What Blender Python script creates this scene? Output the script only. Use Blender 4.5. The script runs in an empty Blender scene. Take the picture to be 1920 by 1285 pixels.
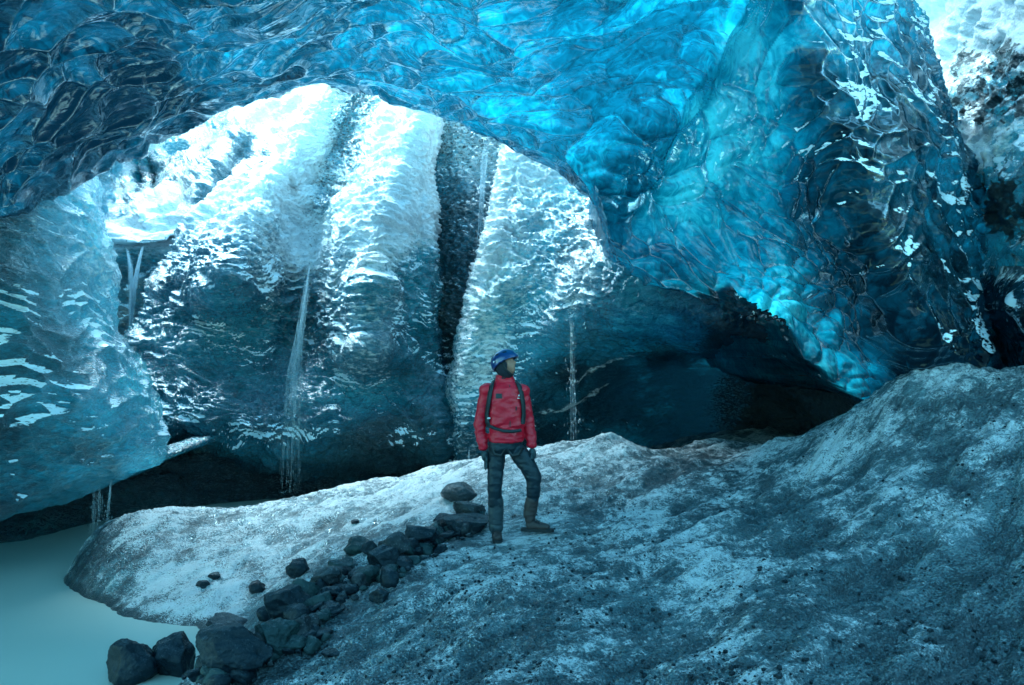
import bpy, math, random
import numpy as np
from mathutils import Vector, Matrix
S = bpy.context.scene
C = S.collection

# ------------------------------------------------------------------ camera, sky, sun, exposure
FPX = 1251.0; HOR = 720.0; EYE = 1.5
cam_d = bpy.data.cameras.new('camera'); cam = bpy.data.objects.new('camera', cam_d); C.objects.link(cam)
cam.location = (0, 0, EYE); cam.rotation_euler = (math.radians(90), 0, 0)
cam_d.sensor_width = 36.0; cam_d.lens = 36.0*FPX/1920.0
cam_d.shift_y = (HOR-642.5)/1920.0
cam_d.clip_start = 0.05; cam_d.clip_end = 2000
S.camera = cam
SUN_EL = 62.0; SUN_AZ = -52.0          # azimuth measured from +Y (into the picture), minus = to the left
w = bpy.data.worlds.new('World'); S.world = w; w.use_nodes = True
nt = w.node_tree
sky = nt.nodes.new('ShaderNodeTexSky'); sky.sky_type = 'NISHITA'; sky.sun_disc = False
sky.sun_elevation = math.radians(SUN_EL); sky.sun_rotation = math.radians(SUN_AZ)
sky.air_density = 1.3; sky.dust_density = 0.0; sky.ozone_density = 1.6
bgn = nt.nodes['Background']; bgn.inputs['Strength'].default_value = 0.13
tint = nt.nodes.new('ShaderNodeMix'); tint.data_type = 'RGBA'; tint.blend_type = 'MULTIPLY'; tint.inputs[0].default_value = 1.0
nt.links.new(sky.outputs[0], tint.inputs[6]); tint.inputs[7].default_value = (.52, 1.0, .84, 1)      # the cold cast of the whole picture
nt.links.new(tint.outputs[2], bgn.inputs['Color'])
sun_d = bpy.data.lights.new('sun', 'SUN'); sun = bpy.data.objects.new('sun', sun_d); C.objects.link(sun)
sun_d.energy = 1.5; sun_d.angle = math.radians(28); sun_d.color = (0.74, 0.96, 1.0)     # thin overcast: soft-edged
_e, _a = math.radians(SUN_EL), math.radians(SUN_AZ)
sdir = Vector((math.sin(_a)*math.cos(_e), math.cos(_a)*math.cos(_e), math.sin(_e)))
sun.rotation_euler = sdir.to_track_quat('Z', 'Y').to_euler(); sun.location = sdir*40
S.view_settings.view_transform = 'Standard'; S.view_settings.look = 'None'
S.view_settings.exposure = 2.75; S.view_settings.gamma = 1.0
S.render.engine = 'CYCLES'
S.cycles.use_denoising = True
S.cycles.max_bounces = 8; S.cycles.diffuse_bounces = 4; S.cycles.glossy_bounces = 4
S.cycles.transparent_max_bounces = 64; S.cycles.sample_clamp_indirect = 6.0
S.cycles.caustics_reflective = False; S.cycles.caustics_refractive = False

def at(px, py, Y):
    return Vector(((px-960)/FPX*Y, Y, EYE+(HOR-py)/FPX*Y))

# ------------------------------------------------------------------ numpy noise
def _h(ix, iy, iz, seed):
    h = (ix.astype(np.int64)*374761393 + iy.astype(np.int64)*668265263 + iz.astype(np.int64)*2147483647 + seed*1274126177) & 0xffffffff
    h = ((h ^ (h >> 13))*1274126177) & 0xffffffff
    h = ((h ^ (h >> 16))*2246822519) & 0xffffffff
    return h ^ (h >> 15)
def vnoise(P, seed=0):
    P = np.asarray(P, dtype=np.float64); i = np.floor(P); f = P-i; i = i.astype(np.int64)
    u = f*f*f*(f*(f*6-15)+10); r = 0
    for dx in (0, 1):
        for dy in (0, 1):
            for dz in (0, 1):
                h = _h(i[..., 0]+dx, i[..., 1]+dy, i[..., 2]+dz, seed)
                gx = (h & 1023)/511.5-1; gy = ((h >> 10) & 1023)/511.5-1; gz = ((h >> 20) & 1023)/511.5-1
                w = (u[..., 0] if dx else 1-u[..., 0])*(u[..., 1] if dy else 1-u[..., 1])*(u[..., 2] if dz else 1-u[..., 2])
                r = r+w*(gx*(f[..., 0]-dx)+gy*(f[..., 1]-dy)+gz*(f[..., 2]-dz))
    return r*1.5
def fbm(P, oct=4, seed=0, gain=.5, lac=2.03):
    r = 0; a = 1.0; P = np.asarray(P)
    for k in range(oct):
        r = r+a*vnoise(P, seed+k*17); a *= gain; P = P*lac+3.7
    return r
def ridged(P, oct=4, seed=0, gain=.5, lac=2.1):
    r = 0; a = 1.0; P = np.asarray(P)
    for k in range(oct):
        r = r+a*(1-2.2*np.abs(vnoise(P, seed+k*13))); a *= gain; P = P*lac+5.1
    return r
def voronoi(P, seed=0):
    P = np.asarray(P, dtype=np.float64); i = np.floor(P).astype(np.int64); f = P-i
    f1 = np.full(P.shape[:-1], 9.0); f2 = f1.copy(); cr = np.zeros(P.shape[:-1])
    for dx in (-1, 0, 1):
        for dy in (-1, 0, 1):
            for dz in (-1, 0, 1):
                h = _h(i[..., 0]+dx, i[..., 1]+dy, i[..., 2]+dz, seed)
                ox = (h & 1023)/1023.; oy = ((h >> 10) & 1023)/1023.; oz = ((h >> 20) & 1023)/1023.
                d = (dx+ox-f[..., 0])**2+(dy+oy-f[..., 1])**2+(dz+oz-f[..., 2])**2
                c = d < f1
                f2 = np.where(c, f1, np.minimum(f2, d)); cr = np.where(c, (h % 997)/997., cr); f1 = np.where(c, d, f1)
    return f1, f2, cr
def sstep(a, b, x):
    t = np.clip((x-a)/(b-a), 0, 1); return t*t*(3-2*t)
def tps(pts, vals, smooth=1e-4):
    pts = np.asarray(pts, float); vals = np.asarray(vals, float); n = len(pts)
    def k(d2): return 0.5*d2*np.log(d2+1e-9)
    d2 = ((pts[:, None]-pts[None])**2).sum(-1)
    A = np.zeros((n+3, n+3)); A[:n, :n] = k(d2)+np.eye(n)*smooth; A[:n, n] = 1; A[:n, n+1:] = pts; A[n, :n] = 1; A[n+1:, :n] = pts.T
    s = np.linalg.solve(A, np.concatenate([vals, np.zeros(3)]))
    def f(x, y):
        r = s[n]+s[n+1]*x+s[n+2]*y
        for i in range(n):
            r = r+s[i]*k((x-pts[i, 0])**2+(y-pts[i, 1])**2)
        return r
    return f
def ctl(rows, smooth=1e-4):                                   # rows of (px, py, value)
    a = np.array(rows, float); f = tps(a[:, :2]/400., a[:, 2], smooth)
    return lambda px, py: f(px/400., py/400.)
def idw(rows, p=3.0, eps=25.0):                               # smooth, never overshoots
    a = np.array(rows, float)
    def f(px, py):
        n = 0; d = 0
        for x, y, v in a:
            w = 1/((px-x)**2+(py-y)**2+eps*eps)**(p/2); n = n+w*v; d = d+w
        return n/d
    return f
def curve(pts):
    a = np.array(pts, float); return lambda t: np.interp(t, a[:, 0], a[:, 1])
def polydist(px, py, pts):
    r = np.full(np.shape(px), 1e9)
    for (x0, y0), (x1, y1) in zip(pts[:-1], pts[1:]):
        dx, dy = x1-x0, y1-y0; t = np.clip(((px-x0)*dx+(py-y0)*dy)/(dx*dx+dy*dy), 0, 1)
        r = np.minimum(r, np.hypot(px-x0-t*dx, py-y0-t*dy))
    return r

# ------------------------------------------------------------------ mesh helpers
def tag(o, label=None, cat=None, group=None, kind=None):
    if label: o['label'] = label
    if cat: o['category'] = cat
    if group: o['group'] = group
    if kind: o['kind'] = kind
    return o
def link_mesh(name, V, F, mat, parent=None, smooth=True, attrs=None):
    me = bpy.data.meshes.new(name)
    V = np.asarray(V, dtype=np.float32); 
    if isinstance(F, np.ndarray):
        me.vertices.add(len(V)); me.vertices.foreach_set('co', V.ravel())
        k = F.shape[1]; me.loops.add(F.size); me.loops.foreach_set('vertex_index', F.astype(np.int32).ravel())
        me.polygons.add(len(F)); me.polygons.foreach_set('loop_start', np.arange(0, F.size, k, dtype=np.int32))
        me.update(calc_edges=True); me.validate()
    else:
        me.from_pydata([tuple(map(float, v)) for v in V], [], F); me.update()
    if smooth: me.polygons.foreach_set('use_smooth', np.ones(len(me.polygons), dtype=bool))
    for kk, vv in (attrs or {}).items():
        at_ = me.attributes.new(kk, 'FLOAT', 'POINT'); at_.data.foreach_set('value', np.asarray(vv, dtype=np.float32).ravel())
    if mat: me.materials.append(mat)
    o = bpy.data.objects.new(name, me); C.objects.link(o)
    if parent: o.parent = parent
    return o
def grid_faces(nr, nc):
    i = np.arange(nr*nc).reshape(nr, nc)
    return np.stack([i[:-1, :-1].ravel(), i[:-1, 1:].ravel(), i[1:, 1:].ravel(), i[1:, :-1].ravel()], 1)
def project(px, py, Y):
    return np.stack([(px-960)/FPX*Y, Y, EYE+(HOR-py)/FPX*Y], -1)
def grid_normals(P):
    du = np.gradient(P, axis=1); dv = np.gradient(P, axis=0)
    n = np.cross(du, dv); n /= np.linalg.norm(n, axis=-1, keepdims=True)+1e-12
    s = np.sign((n*(np.array([0, 0, EYE])-P)).sum(-1, keepdims=True)); 
    # keep one consistent side (majority faces the camera)
    return n*(1 if s.mean() > 0 else -1)
def pad_edge(P, A, side, steps):
    """extra rows/columns past one border, offset in metres: the rounded back of an ice edge"""
    for k, st in enumerate(steps):
        if side == 'bottom': row = P[-1:] + np.asarray(st(P[-1:]) if callable(st) else st); P = np.concatenate([P, row], 0); A = {a: np.concatenate([v, v[-1:]], 0) for a, v in A.items()}
        if side == 'top': row = P[:1] + np.asarray(st(P[:1]) if callable(st) else st); P = np.concatenate([row, P], 0); A = {a: np.concatenate([v[:1], v], 0) for a, v in A.items()}
        if side == 'right': col = P[:, -1:] + np.asarray(st(P[:, -1:]) if callable(st) else st); P = np.concatenate([P, col], 1); A = {a: np.concatenate([v, v[:, -1:]], 1) for a, v in A.items()}
        if side == 'left': col = P[:, :1] + np.asarray(st(P[:, :1]) if callable(st) else st); P = np.concatenate([col, P], 1); A = {a: np.concatenate([v[:, :1], v], 1) for a, v in A.items()}
    return P, A
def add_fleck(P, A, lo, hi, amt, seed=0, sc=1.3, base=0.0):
    """sky glints painted white on the ledges: where the modelled surface turns upward"""
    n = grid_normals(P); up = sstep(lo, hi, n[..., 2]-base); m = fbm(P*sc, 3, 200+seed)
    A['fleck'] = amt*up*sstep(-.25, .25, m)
def curl(e, wpx, c):
    t = np.clip(1-e/wpx, 0, 1); return c*(1-np.sqrt(np.clip(1-t*t, 0, 1)))

# ------------------------------------------------------------------ materials
def N(nt, t, **kw):
    n = nt.nodes.new(t)
    for k, v in kw.items(): setattr(n, k, v)
    return n
class Mat:
    def __init__(s, name):
        s.m = bpy.data.materials.new(name); s.m.use_nodes = True; s.nt = s.m.node_tree; s.nt.nodes.clear()
        s.out = N(s.nt, 'ShaderNodeOutputMaterial'); s.tc = N(s.nt, 'ShaderNodeNewGeometry').outputs['Position']
    def L(s, a, b): s.nt.links.new(a, b)
    def _in(s, sock, v):
        if hasattr(v, 'links') or isinstance(v, bpy.types.NodeSocket): s.L(v, sock)
        else:
            if hasattr(sock.default_value, '__len__') and len(sock.default_value) == 4 and len(v) == 3: v = (*v, 1)
            sock.default_value = v
    def attr(s, name): n = N(s.nt, 'ShaderNodeAttribute', attribute_name=name); return n.outputs['Fac']
    def mapping(s, scale, vec=None, rot=(0, 0, 0)):
        n = N(s.nt, 'ShaderNodeMapping'); s._in(n.inputs['Vector'], vec or s.tc); n.inputs['Scale'].default_value = scale if hasattr(scale, '__len__') else (scale,)*3
        n.inputs['Rotation'].default_value = rot; return n.outputs[0]
    def noise(s, scale, detail=4, rough=.55, vec=None, dist=0.0):
        n = N(s.nt, 'ShaderNodeTexNoise'); s._in(n.inputs['Vector'], vec or s.tc)
        n.inputs['Scale'].default_value = scale; n.inputs['Detail'].default_value = detail; n.inputs['Roughness'].default_value = rough; n.inputs['Distortion'].default_value = dist
        return n.outputs['Fac']
    def voro(s, scale, vec=None, feature='F1', rand=1.0):
        n = N(s.nt, 'ShaderNodeTexVoronoi', feature=feature); s._in(n.inputs['Vector'], vec or s.tc); n.inputs['Scale'].default_value = scale; n.inputs['Randomness'].default_value = rand
        return n.outputs['Distance']
    def math(s, op, a, b=0.0, c=0.0, clamp=False):
        n = N(s.nt, 'ShaderNodeMath', operation=op, use_clamp=clamp); s._in(n.inputs[0], a); s._in(n.inputs[1], b)
        if op in ('MULTIPLY_ADD',): s._in(n.inputs[2], c)
        return n.outputs[0]
    def ramp(s, x, a, b, lo=0.0, hi=1.0):
        n = N(s.nt, 'ShaderNodeMapRange', interpolation_type='SMOOTHSTEP'); s._in(n.inputs[0], x)
        n.inputs[1].default_value = a; n.inputs[2].default_value = b; n.inputs[3].default_value = lo; n.inputs[4].default_value = hi
        return n.outputs[0]
    def cramp(s, x, stops):
        n = N(s.nt, 'ShaderNodeValToRGB'); s._in(n.inputs[0], x); cr = n.color_ramp
        while len(cr.elements) < len(stops): cr.elements.new(0.5)
        for e, (p, c) in zip(cr.elements, stops): e.position = p; e.color = (*c, 1)
        return n.outputs[0]
    def mixc(s, f, a, b, mode='MIX'):
        n = N(s.nt, 'ShaderNodeMix', data_type='RGBA', blend_type=mode); s._in(n.inputs[0], f); s._in(n.inputs[6], a); s._in(n.inputs[7], b); return n.outputs[2]
    def bump(s, h, strength, dist, normal=None):
        n = N(s.nt, 'ShaderNodeBump'); n.inputs['Strength'].default_value = strength; n.inputs['Distance'].default_value = dist; s._in(n.inputs['Height'], h)
        if normal: s.L(normal, n.inputs['Normal'])
        return n.outputs[0]
    def princ(s, color, rough=.5, spec=.5, normal=None, metallic=0.0, coat=0.0):
        n = N(s.nt, 'ShaderNodeBsdfPrincipled'); s._in(n.inputs['Base Color'], color); s._in(n.inputs['Roughness'], rough); s._in(n.inputs['Specular IOR Level'], spec)
        n.inputs['Metallic'].default_value = metallic; n.inputs['Specular Tint'].default_value = (.62, .90, 1, 1); n.inputs['Coat Weight'].default_value = coat
        if normal: s.L(normal, n.inputs['Normal'])
        return n.outputs[0]
    def mixs(s, f, a, b): n = N(s.nt, 'ShaderNodeMixShader'); s._in(n.inputs[0], f); s.L(a, n.inputs[1]); s.L(b, n.inputs[2]); return n.outputs[0]
    def add(s, a, b): n = N(s.nt, 'ShaderNodeAddShader'); s.L(a, n.inputs[0]); s.L(b, n.inputs[1]); return n.outputs[0]
    def bsdf(s, t, color, normal=None, rough=None):
        n = N(s.nt, t); s._in(n.inputs['Color'], color)
        if rough is not None: s._in(n.inputs['Roughness'], rough)
        if normal: s.L(normal, n.inputs['Normal'])
        return n.outputs[0]
    def done(s, sh): s.L(sh, s.out.inputs['Surface']); return s.m

def ice_material(name, stops, bump_fn, rough=0.1, trans=.65, snow_scale=9.0, dirt_scale=16.0, stretch=(1, 1, 1), spec=1.0, cap=.7, grain=None, soft=.14, snowc=((.70, .80, .86), (.90, .94, .96))):
    """wet glacier ice: clear blue body that lets daylight through, white air-filled crust ('snow') and black volcanic grit and painted cave shade ('dirt')"""
    M = Mat(name)
    glow, snow, dirt_shade, fleck = M.attr('glow'), M.attr('snow'), M.attr('dirt_shade'), M.attr('fleck')
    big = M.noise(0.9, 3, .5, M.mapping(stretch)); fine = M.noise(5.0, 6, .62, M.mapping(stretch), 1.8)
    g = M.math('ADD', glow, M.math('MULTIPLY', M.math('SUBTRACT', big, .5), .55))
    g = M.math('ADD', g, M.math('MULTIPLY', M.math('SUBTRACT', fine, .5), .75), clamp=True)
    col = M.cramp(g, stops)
    nrm = bump_fn(M)
    body = M.mixs(trans, M.bsdf('ShaderNodeBsdfDiffuse', col, nrm), M.bsdf('ShaderNodeBsdfTranslucent', col, nrm))
    fr = N(M.nt, 'ShaderNodeFresnel'); fr.inputs['IOR'].default_value = 1.33; M.L(nrm, fr.inputs['Normal'])
    f = M.math('MULTIPLY', M.math('MINIMUM', M.math('MULTIPLY', fr.outputs[0], spec), cap), M.attr('wet'))
    ice = M.mixs(f, body, M.bsdf('ShaderNodeBsdfGlossy', (.80, .94, 1), nrm, rough))
    sn = M.noise(snow_scale, 6, .65, M.mapping(stretch)); dn = M.noise(dirt_scale, 7, .7, M.mapping(stretch))
    if grain:      # coarse crystals and sand: much finer, harder contrast
        gv = M.mapping((1, 1.7, 1), None, (0, 0, .6)); g1 = M.noise(grain, 4, .75, gv, .5); g2 = M.noise(grain*1.35, 3, .7, M.mapping((1, 1.5, 1), None, (0, 0, .4)))
        sn = M.math('ADD', M.math('MULTIPLY', M.math('SUBTRACT', sn, .5), 1.5), M.math('MULTIPLY_ADD', M.math('SUBTRACT', g1, .5), 1.1, .5))
        dn = M.math('ADD', M.math('MULTIPLY', M.math('SUBTRACT', M.noise(5, 4, .6, gv), .5), .9), M.math('MULTIPLY_ADD', M.math('SUBTRACT', g2, .5), 1.9, .5))
    sm = M.ramp(M.math('ADD', snow, M.math('MULTIPLY', M.math('SUBTRACT', sn, .5), 1.6)), .52-soft, .52+soft)
    dm = M.ramp(M.math('ADD', dirt_shade, M.math('MULTIPLY', M.math('SUBTRACT', dn, .5), 1.8)), .45, .6)
    snow_s = M.princ(M.mixc(M.noise(3), *snowc), .45, .4, nrm)
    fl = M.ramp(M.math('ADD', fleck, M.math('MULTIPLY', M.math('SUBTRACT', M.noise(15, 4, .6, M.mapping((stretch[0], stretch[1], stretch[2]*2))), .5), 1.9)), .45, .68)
    ice = M.mixs(fl, ice, M.princ((.66, .80, .90), .15, .9))  # pale colour painted over the ice in place of sky reflections
    dirt_shade_s = M.princ(M.mixc(M.noise(dirt_scale*1.7, 3), (.008, .016, .022), (.035, .058, .072)), .28, .6, nrm)
    return M.done(M.mixs(dm, M.mixs(sm, ice, snow_s), dirt_shade_s))

BLUE = [(0.0, (.0004, .006, .012)), (.25, (.0008, .033, .058)), (.5, (.001, .092, .155)), (.75, (.003, .27, .385)), (1.0, (.05, .62, .74))]
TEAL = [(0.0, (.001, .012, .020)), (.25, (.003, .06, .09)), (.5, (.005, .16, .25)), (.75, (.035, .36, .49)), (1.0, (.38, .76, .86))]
def roof_bump(M):
    a = M.noise(5, 3, .5, None, 1.2); b = M.noise(26, 4, .6)
    wv = N(M.nt, 'ShaderNodeVectorMath', operation='ADD'); nn = N(M.nt, 'ShaderNodeTexNoise'); nn.inputs['Scale'].default_value = 2.2; nn.inputs['Detail'].default_value = 3; M.L(M.tc, nn.inputs['Vector']); M.L(nn.outputs['Color'], wv.inputs[0]); M.L(M.mapping((1.6, 3.4, 2.6), None, (0, 0, .5)), wv.inputs[1])
    v1 = M.voro(1.9, wv.outputs[0])
    n = M.bump(v1, .30, .05); n = M.bump(a, .4, .03, n); return M.bump(b, .2, .006, n)
def wall_bump(M):
    v = M.mapping((1, 1, 2.6)); a = M.noise(4.2, 4, .6, v, .8); b = M.noise(17, 5, .65, v)
    n = M.bump(a, .7, .12); return M.bump(b, .8, .05, n)
def snow_bump(M):
    a = M.noise(6, 6, .65); b = M.noise(40, 4, .7); n = M.bump(a, .8, .08); return M.bump(b, .7, .015, n)
m_roof = ice_material('blue_ice', BLUE, roof_bump, .07, .92, spec=.7, cap=.36)
m_wall = ice_material('teal_ice', TEAL, wall_bump, .10, .5, 7, 14, (1, 1, 2.2), spec=.7, cap=.45, soft=.32)
m_slope = ice_material('dirty_snow', TEAL, snow_bump, .25, .2, 5, 5, (1, 1, 1.4))

# ------------------------------------------------------------------ ROOF of the cave with its right wall
RIM = curve([(-1000, 520), (-300, 460), (0, 402), (60, 375), (105, 360), (140, 338), (170, 318), (215, 292), (262, 282), (270, 262), (330, 240), (400, 205), (470, 180), (505, 176), (520, 178), (560, 160), (610, 158), (640, 170), (712, 172), (735, 195), (790, 200), (830, 215), (870, 228), (890, 240),
             (955, 265), (1000, 290), (1050, 320), (1090, 360), (1118, 388), (1132, 430), (1150, 480), (1190, 510), (1250, 545), (1330, 570), (1400, 590), (1450, 620), (1500, 655), (1560, 700), (1640, 752), (1700, 770), (1900, 780), (2300, 780)])
RB = curve([(-1600, 1790), (-300, 1680), (0, 1712), (60, 1740), (120, 1752), (180, 1772), (230, 1785), (280, 1815), (330, 1838), (420, 1850), (520, 1842), (600, 1850), (700, 1880), (800, 1890)])
vx = np.concatenate([np.arange(-1000, -60, 14.), np.linspace(-60, 1500, 640), np.linspace(1502.4, 1900, 210)])
vy = np.concatenate([np.linspace(-1500, -80, 45), np.linspace(-60, 780, 400)])
PX0, PY0 = np.meshgrid(vx, vy); px, py = PX0.copy(), PY0.copy()
for _ in range(12):
    px = np.where(PX0 > 1500, 1500+(PX0-1500)*(RB(py)-1500)/400., PX0)
    py = np.where(PY0 > 0, PY0*RIM(px)/780., PY0)
rd = ctl([(-1000, 520, 5.6), (-150, 430, 7.5), (0, 400, 7.9), (140, 338, 8.5), (280, 262, 9.0), (510, 176, 9.6), (610, 160, 9.8), (740, 195, 9.8), (950, 265, 9.7), (1060, 330, 9.5), (1130, 420, 9.4), (1240, 540, 9.4), (1420, 600, 8.8), (1520, 670, 8.1), (1640, 752, 7.5), (1760, 770, 6.9), (1900, 780, 6.9),
          (-1000, 0, 3.6), (-400, 0, 4.2), (0, 0, 4.9), (500, 0, 5.5), (960, 0, 5.9), (1250, 0, 6.6), (1450, 0, 6.1), (1600, 0, 6.6), (1712, 0, 7.6), (0, 200, 6.2), (500, 100, 7.2), (960, 130, 7.7), (1200, 200, 8.35), (1300, 300, 7.9), (1420, 300, 7.0),
          (1550, 300, 6.3), (1700, 250, 6.5), (1820, 300, 7.5), (1850, 450, 7.4), (1500, 500, 7.2), (1680, 520, 6.3), (1840, 620, 6.8), (1300, 450, 8.4),
          (-1000, -600, 2.9), (0, -600, 3.3), (900, -600, 3.6), (1700, -600, 4.2), (-1000, -1500, 2.0), (900, -1500, 2.2), (1790, -1500, 2.6)], 5e-4)
Y = rd(px, py)
rx = curve([(-300, 1560), (0, 1462), (60, 1430), (130, 1385), (200, 1335), (260, 1296), (330, 1262), (400, 1235), (800, 1230)])(py)
side = rx-px
Y = Y+0.75*sstep(0, 55, side)*(1-sstep(60, 420, side))*(1-sstep(330, 420, py))*sstep(-700, 0, py)
# soft folds of the right wall
Y = Y+.12*np.sin((px-1290+.35*py)/48.)*sstep(1240, 1330, px)*(1-sstep(1460, 1540, px))*sstep(60, 200, py)
dB = RIM(px)-py; Y = Y+curl(dB, 40, .9)*(1-.75*sstep(1080, 1250, px))*(1-sstep(1300, 1500, px))
dR = RB(py)-px; Y = Y+curl(dR, 45, .8)
P = project(px, py, Y)
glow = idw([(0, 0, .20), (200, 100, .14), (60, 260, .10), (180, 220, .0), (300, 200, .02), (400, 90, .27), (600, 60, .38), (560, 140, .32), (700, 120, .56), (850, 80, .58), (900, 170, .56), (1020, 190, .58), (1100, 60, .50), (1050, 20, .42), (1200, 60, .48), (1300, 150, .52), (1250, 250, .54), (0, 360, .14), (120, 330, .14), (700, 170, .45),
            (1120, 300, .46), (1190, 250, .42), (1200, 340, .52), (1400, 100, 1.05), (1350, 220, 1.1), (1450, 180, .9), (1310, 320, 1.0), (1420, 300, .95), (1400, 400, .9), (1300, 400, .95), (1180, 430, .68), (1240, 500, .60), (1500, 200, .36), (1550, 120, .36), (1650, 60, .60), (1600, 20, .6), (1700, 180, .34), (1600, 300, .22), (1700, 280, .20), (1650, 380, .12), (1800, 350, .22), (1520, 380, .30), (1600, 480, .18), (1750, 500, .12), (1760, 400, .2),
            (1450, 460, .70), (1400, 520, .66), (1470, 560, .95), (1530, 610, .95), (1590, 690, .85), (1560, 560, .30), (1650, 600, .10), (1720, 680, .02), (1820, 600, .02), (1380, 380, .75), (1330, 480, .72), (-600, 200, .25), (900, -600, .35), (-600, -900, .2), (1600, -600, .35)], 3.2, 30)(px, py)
cell = np.zeros_like(px)
wet = idw([(0, 0, .45), (200, 150, .5), (100, 250, .55), (900, 100, .7), (1250, 300, .4), (1350, 150, .5), (1300, 480, .35), (1450, 450, .4), (1450, 600, .3), (1580, 680, .4), (1500, 300, .4), (1600, 420, .35), (1700, 300, .4), (1600, 60, .25), (1750, 100, .25), (1700, 600, .4), (1800, 200, .4), (600, 130, .8), (100, 330, .6)], 3, 30)(px, py)
A = dict(glow=glow, wet=wet, snow=np.zeros_like(px), dirt_shade=np.zeros_like(px))
A['snow'] = .55*np.exp(-((RB(py)-px)/22.)**2)*(py < 620)-.3*(py > 620)
A['snow'] += -.35
A['dirt_shade'] = .0*px-.6
back = sstep(1120, 1180, P[-1, :, 0]*0+px[-1])[:, None]
k0 = len(P)
def rimstep(d_open, d_cave):
    return lambda row: (np.array(d_open)*(1-back)+np.array(d_cave)*back)[None]
P, A = pad_edge(P, A, 'bottom', [rimstep((0, .12, .10), (0, .5, .05)), rimstep((0, .10, .25), (0, .8, .1)), rimstep((0, .10, .5), (0, 1.6, .1)), rimstep((0, .3, 1.2), (0, 2.2, .1))])
P, A = pad_edge(P, A, 'top', [(0, -1.5, .1), (0, -2.5, .2), (0, -2.0, .6)])
P, A = pad_edge(P, A, 'right', [(.05, .2, .05), (.05, .3, .3), (.1, .3, .6)])
nrm = grid_normals(P)
Wp = P*1.0
warp = np.stack([vnoise(Wp*1.1, 5), vnoise(Wp*1.1, 6), vnoise(Wp*1.1, 7)], -1)
Q = Wp+warp*.42
wall_w = np.clip(sstep(1280, 1500, (P[..., 0]/P[..., 1]*FPX+960)), 0, 1)
ca, sa = math.cos(.5), math.sin(.5)
Qr = np.stack([Q[..., 0]*ca-Q[..., 1]*sa, Q[..., 0]*sa+Q[..., 1]*ca, Q[..., 2]], -1)
f1, f2, cr = voronoi(Qr*np.array([1.25, 2.3, 1.9]), 3); w1, w2, wc = voronoi(Q*np.array([2.6, 2.6, 3.4])+3, 13)
f1 = f1*(1-wall_w)+w1*wall_w; f2 = f2*(1-wall_w)+w2*wall_w; cr = cr*(1-wall_w)+wc*wall_w
g1, g2, cr2 = voronoi(Qr*np.array([2.9, 5.0, 4.6])+9, 4)
h1 = np.sqrt(np.minimum(f1, f2)); e1 = np.sqrt(f2)-np.sqrt(f1)
calm = 1-.3*np.exp(-(((P[..., 0]/P[..., 1]*FPX+960-1170)/110)**2+((HOR-(P[..., 2]-EYE)/P[..., 1]*FPX-260)/110)**2))*(P[..., 1] > 2)
disp = calm*(.20-.11*wall_w)*(np.sqrt(f1+.01)-.5)+(.045+.03*wall_w)*(np.sqrt(g1+.01)-.5)
disp += -.10*(1-sstep(0, .25, e1))*-0.25
disp += .10*fbm(P*np.array([.5, .5, .7]), 2, 31)
# vertical drapery and upward-facing lips on the right wall
lips = ridged(P*np.array([1.2, 1.2, 3.3]), 3, 61)
disp = disp*(1-.25*wall_w)+wall_w*.018*lips
P = P+nrm*disp[..., None]
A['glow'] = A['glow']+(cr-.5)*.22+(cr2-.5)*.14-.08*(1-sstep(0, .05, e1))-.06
A['wet'] = A['wet']+.9*(1-sstep(0, .07, e1))+.35*(1-sstep(0, .05, np.sqrt(g2)-np.sqrt(g1)))
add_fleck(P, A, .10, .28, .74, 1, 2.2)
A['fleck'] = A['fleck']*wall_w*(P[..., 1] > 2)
roof = link_mesh('ice_cave_roof', P.reshape(-1, 3), grid_faces(*P.shape[:2]), m_roof, attrs=A)
tag(roof, 'scalloped translucent blue ice roof arching over the cave and down into its dark right wall', 'ice roof')

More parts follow.
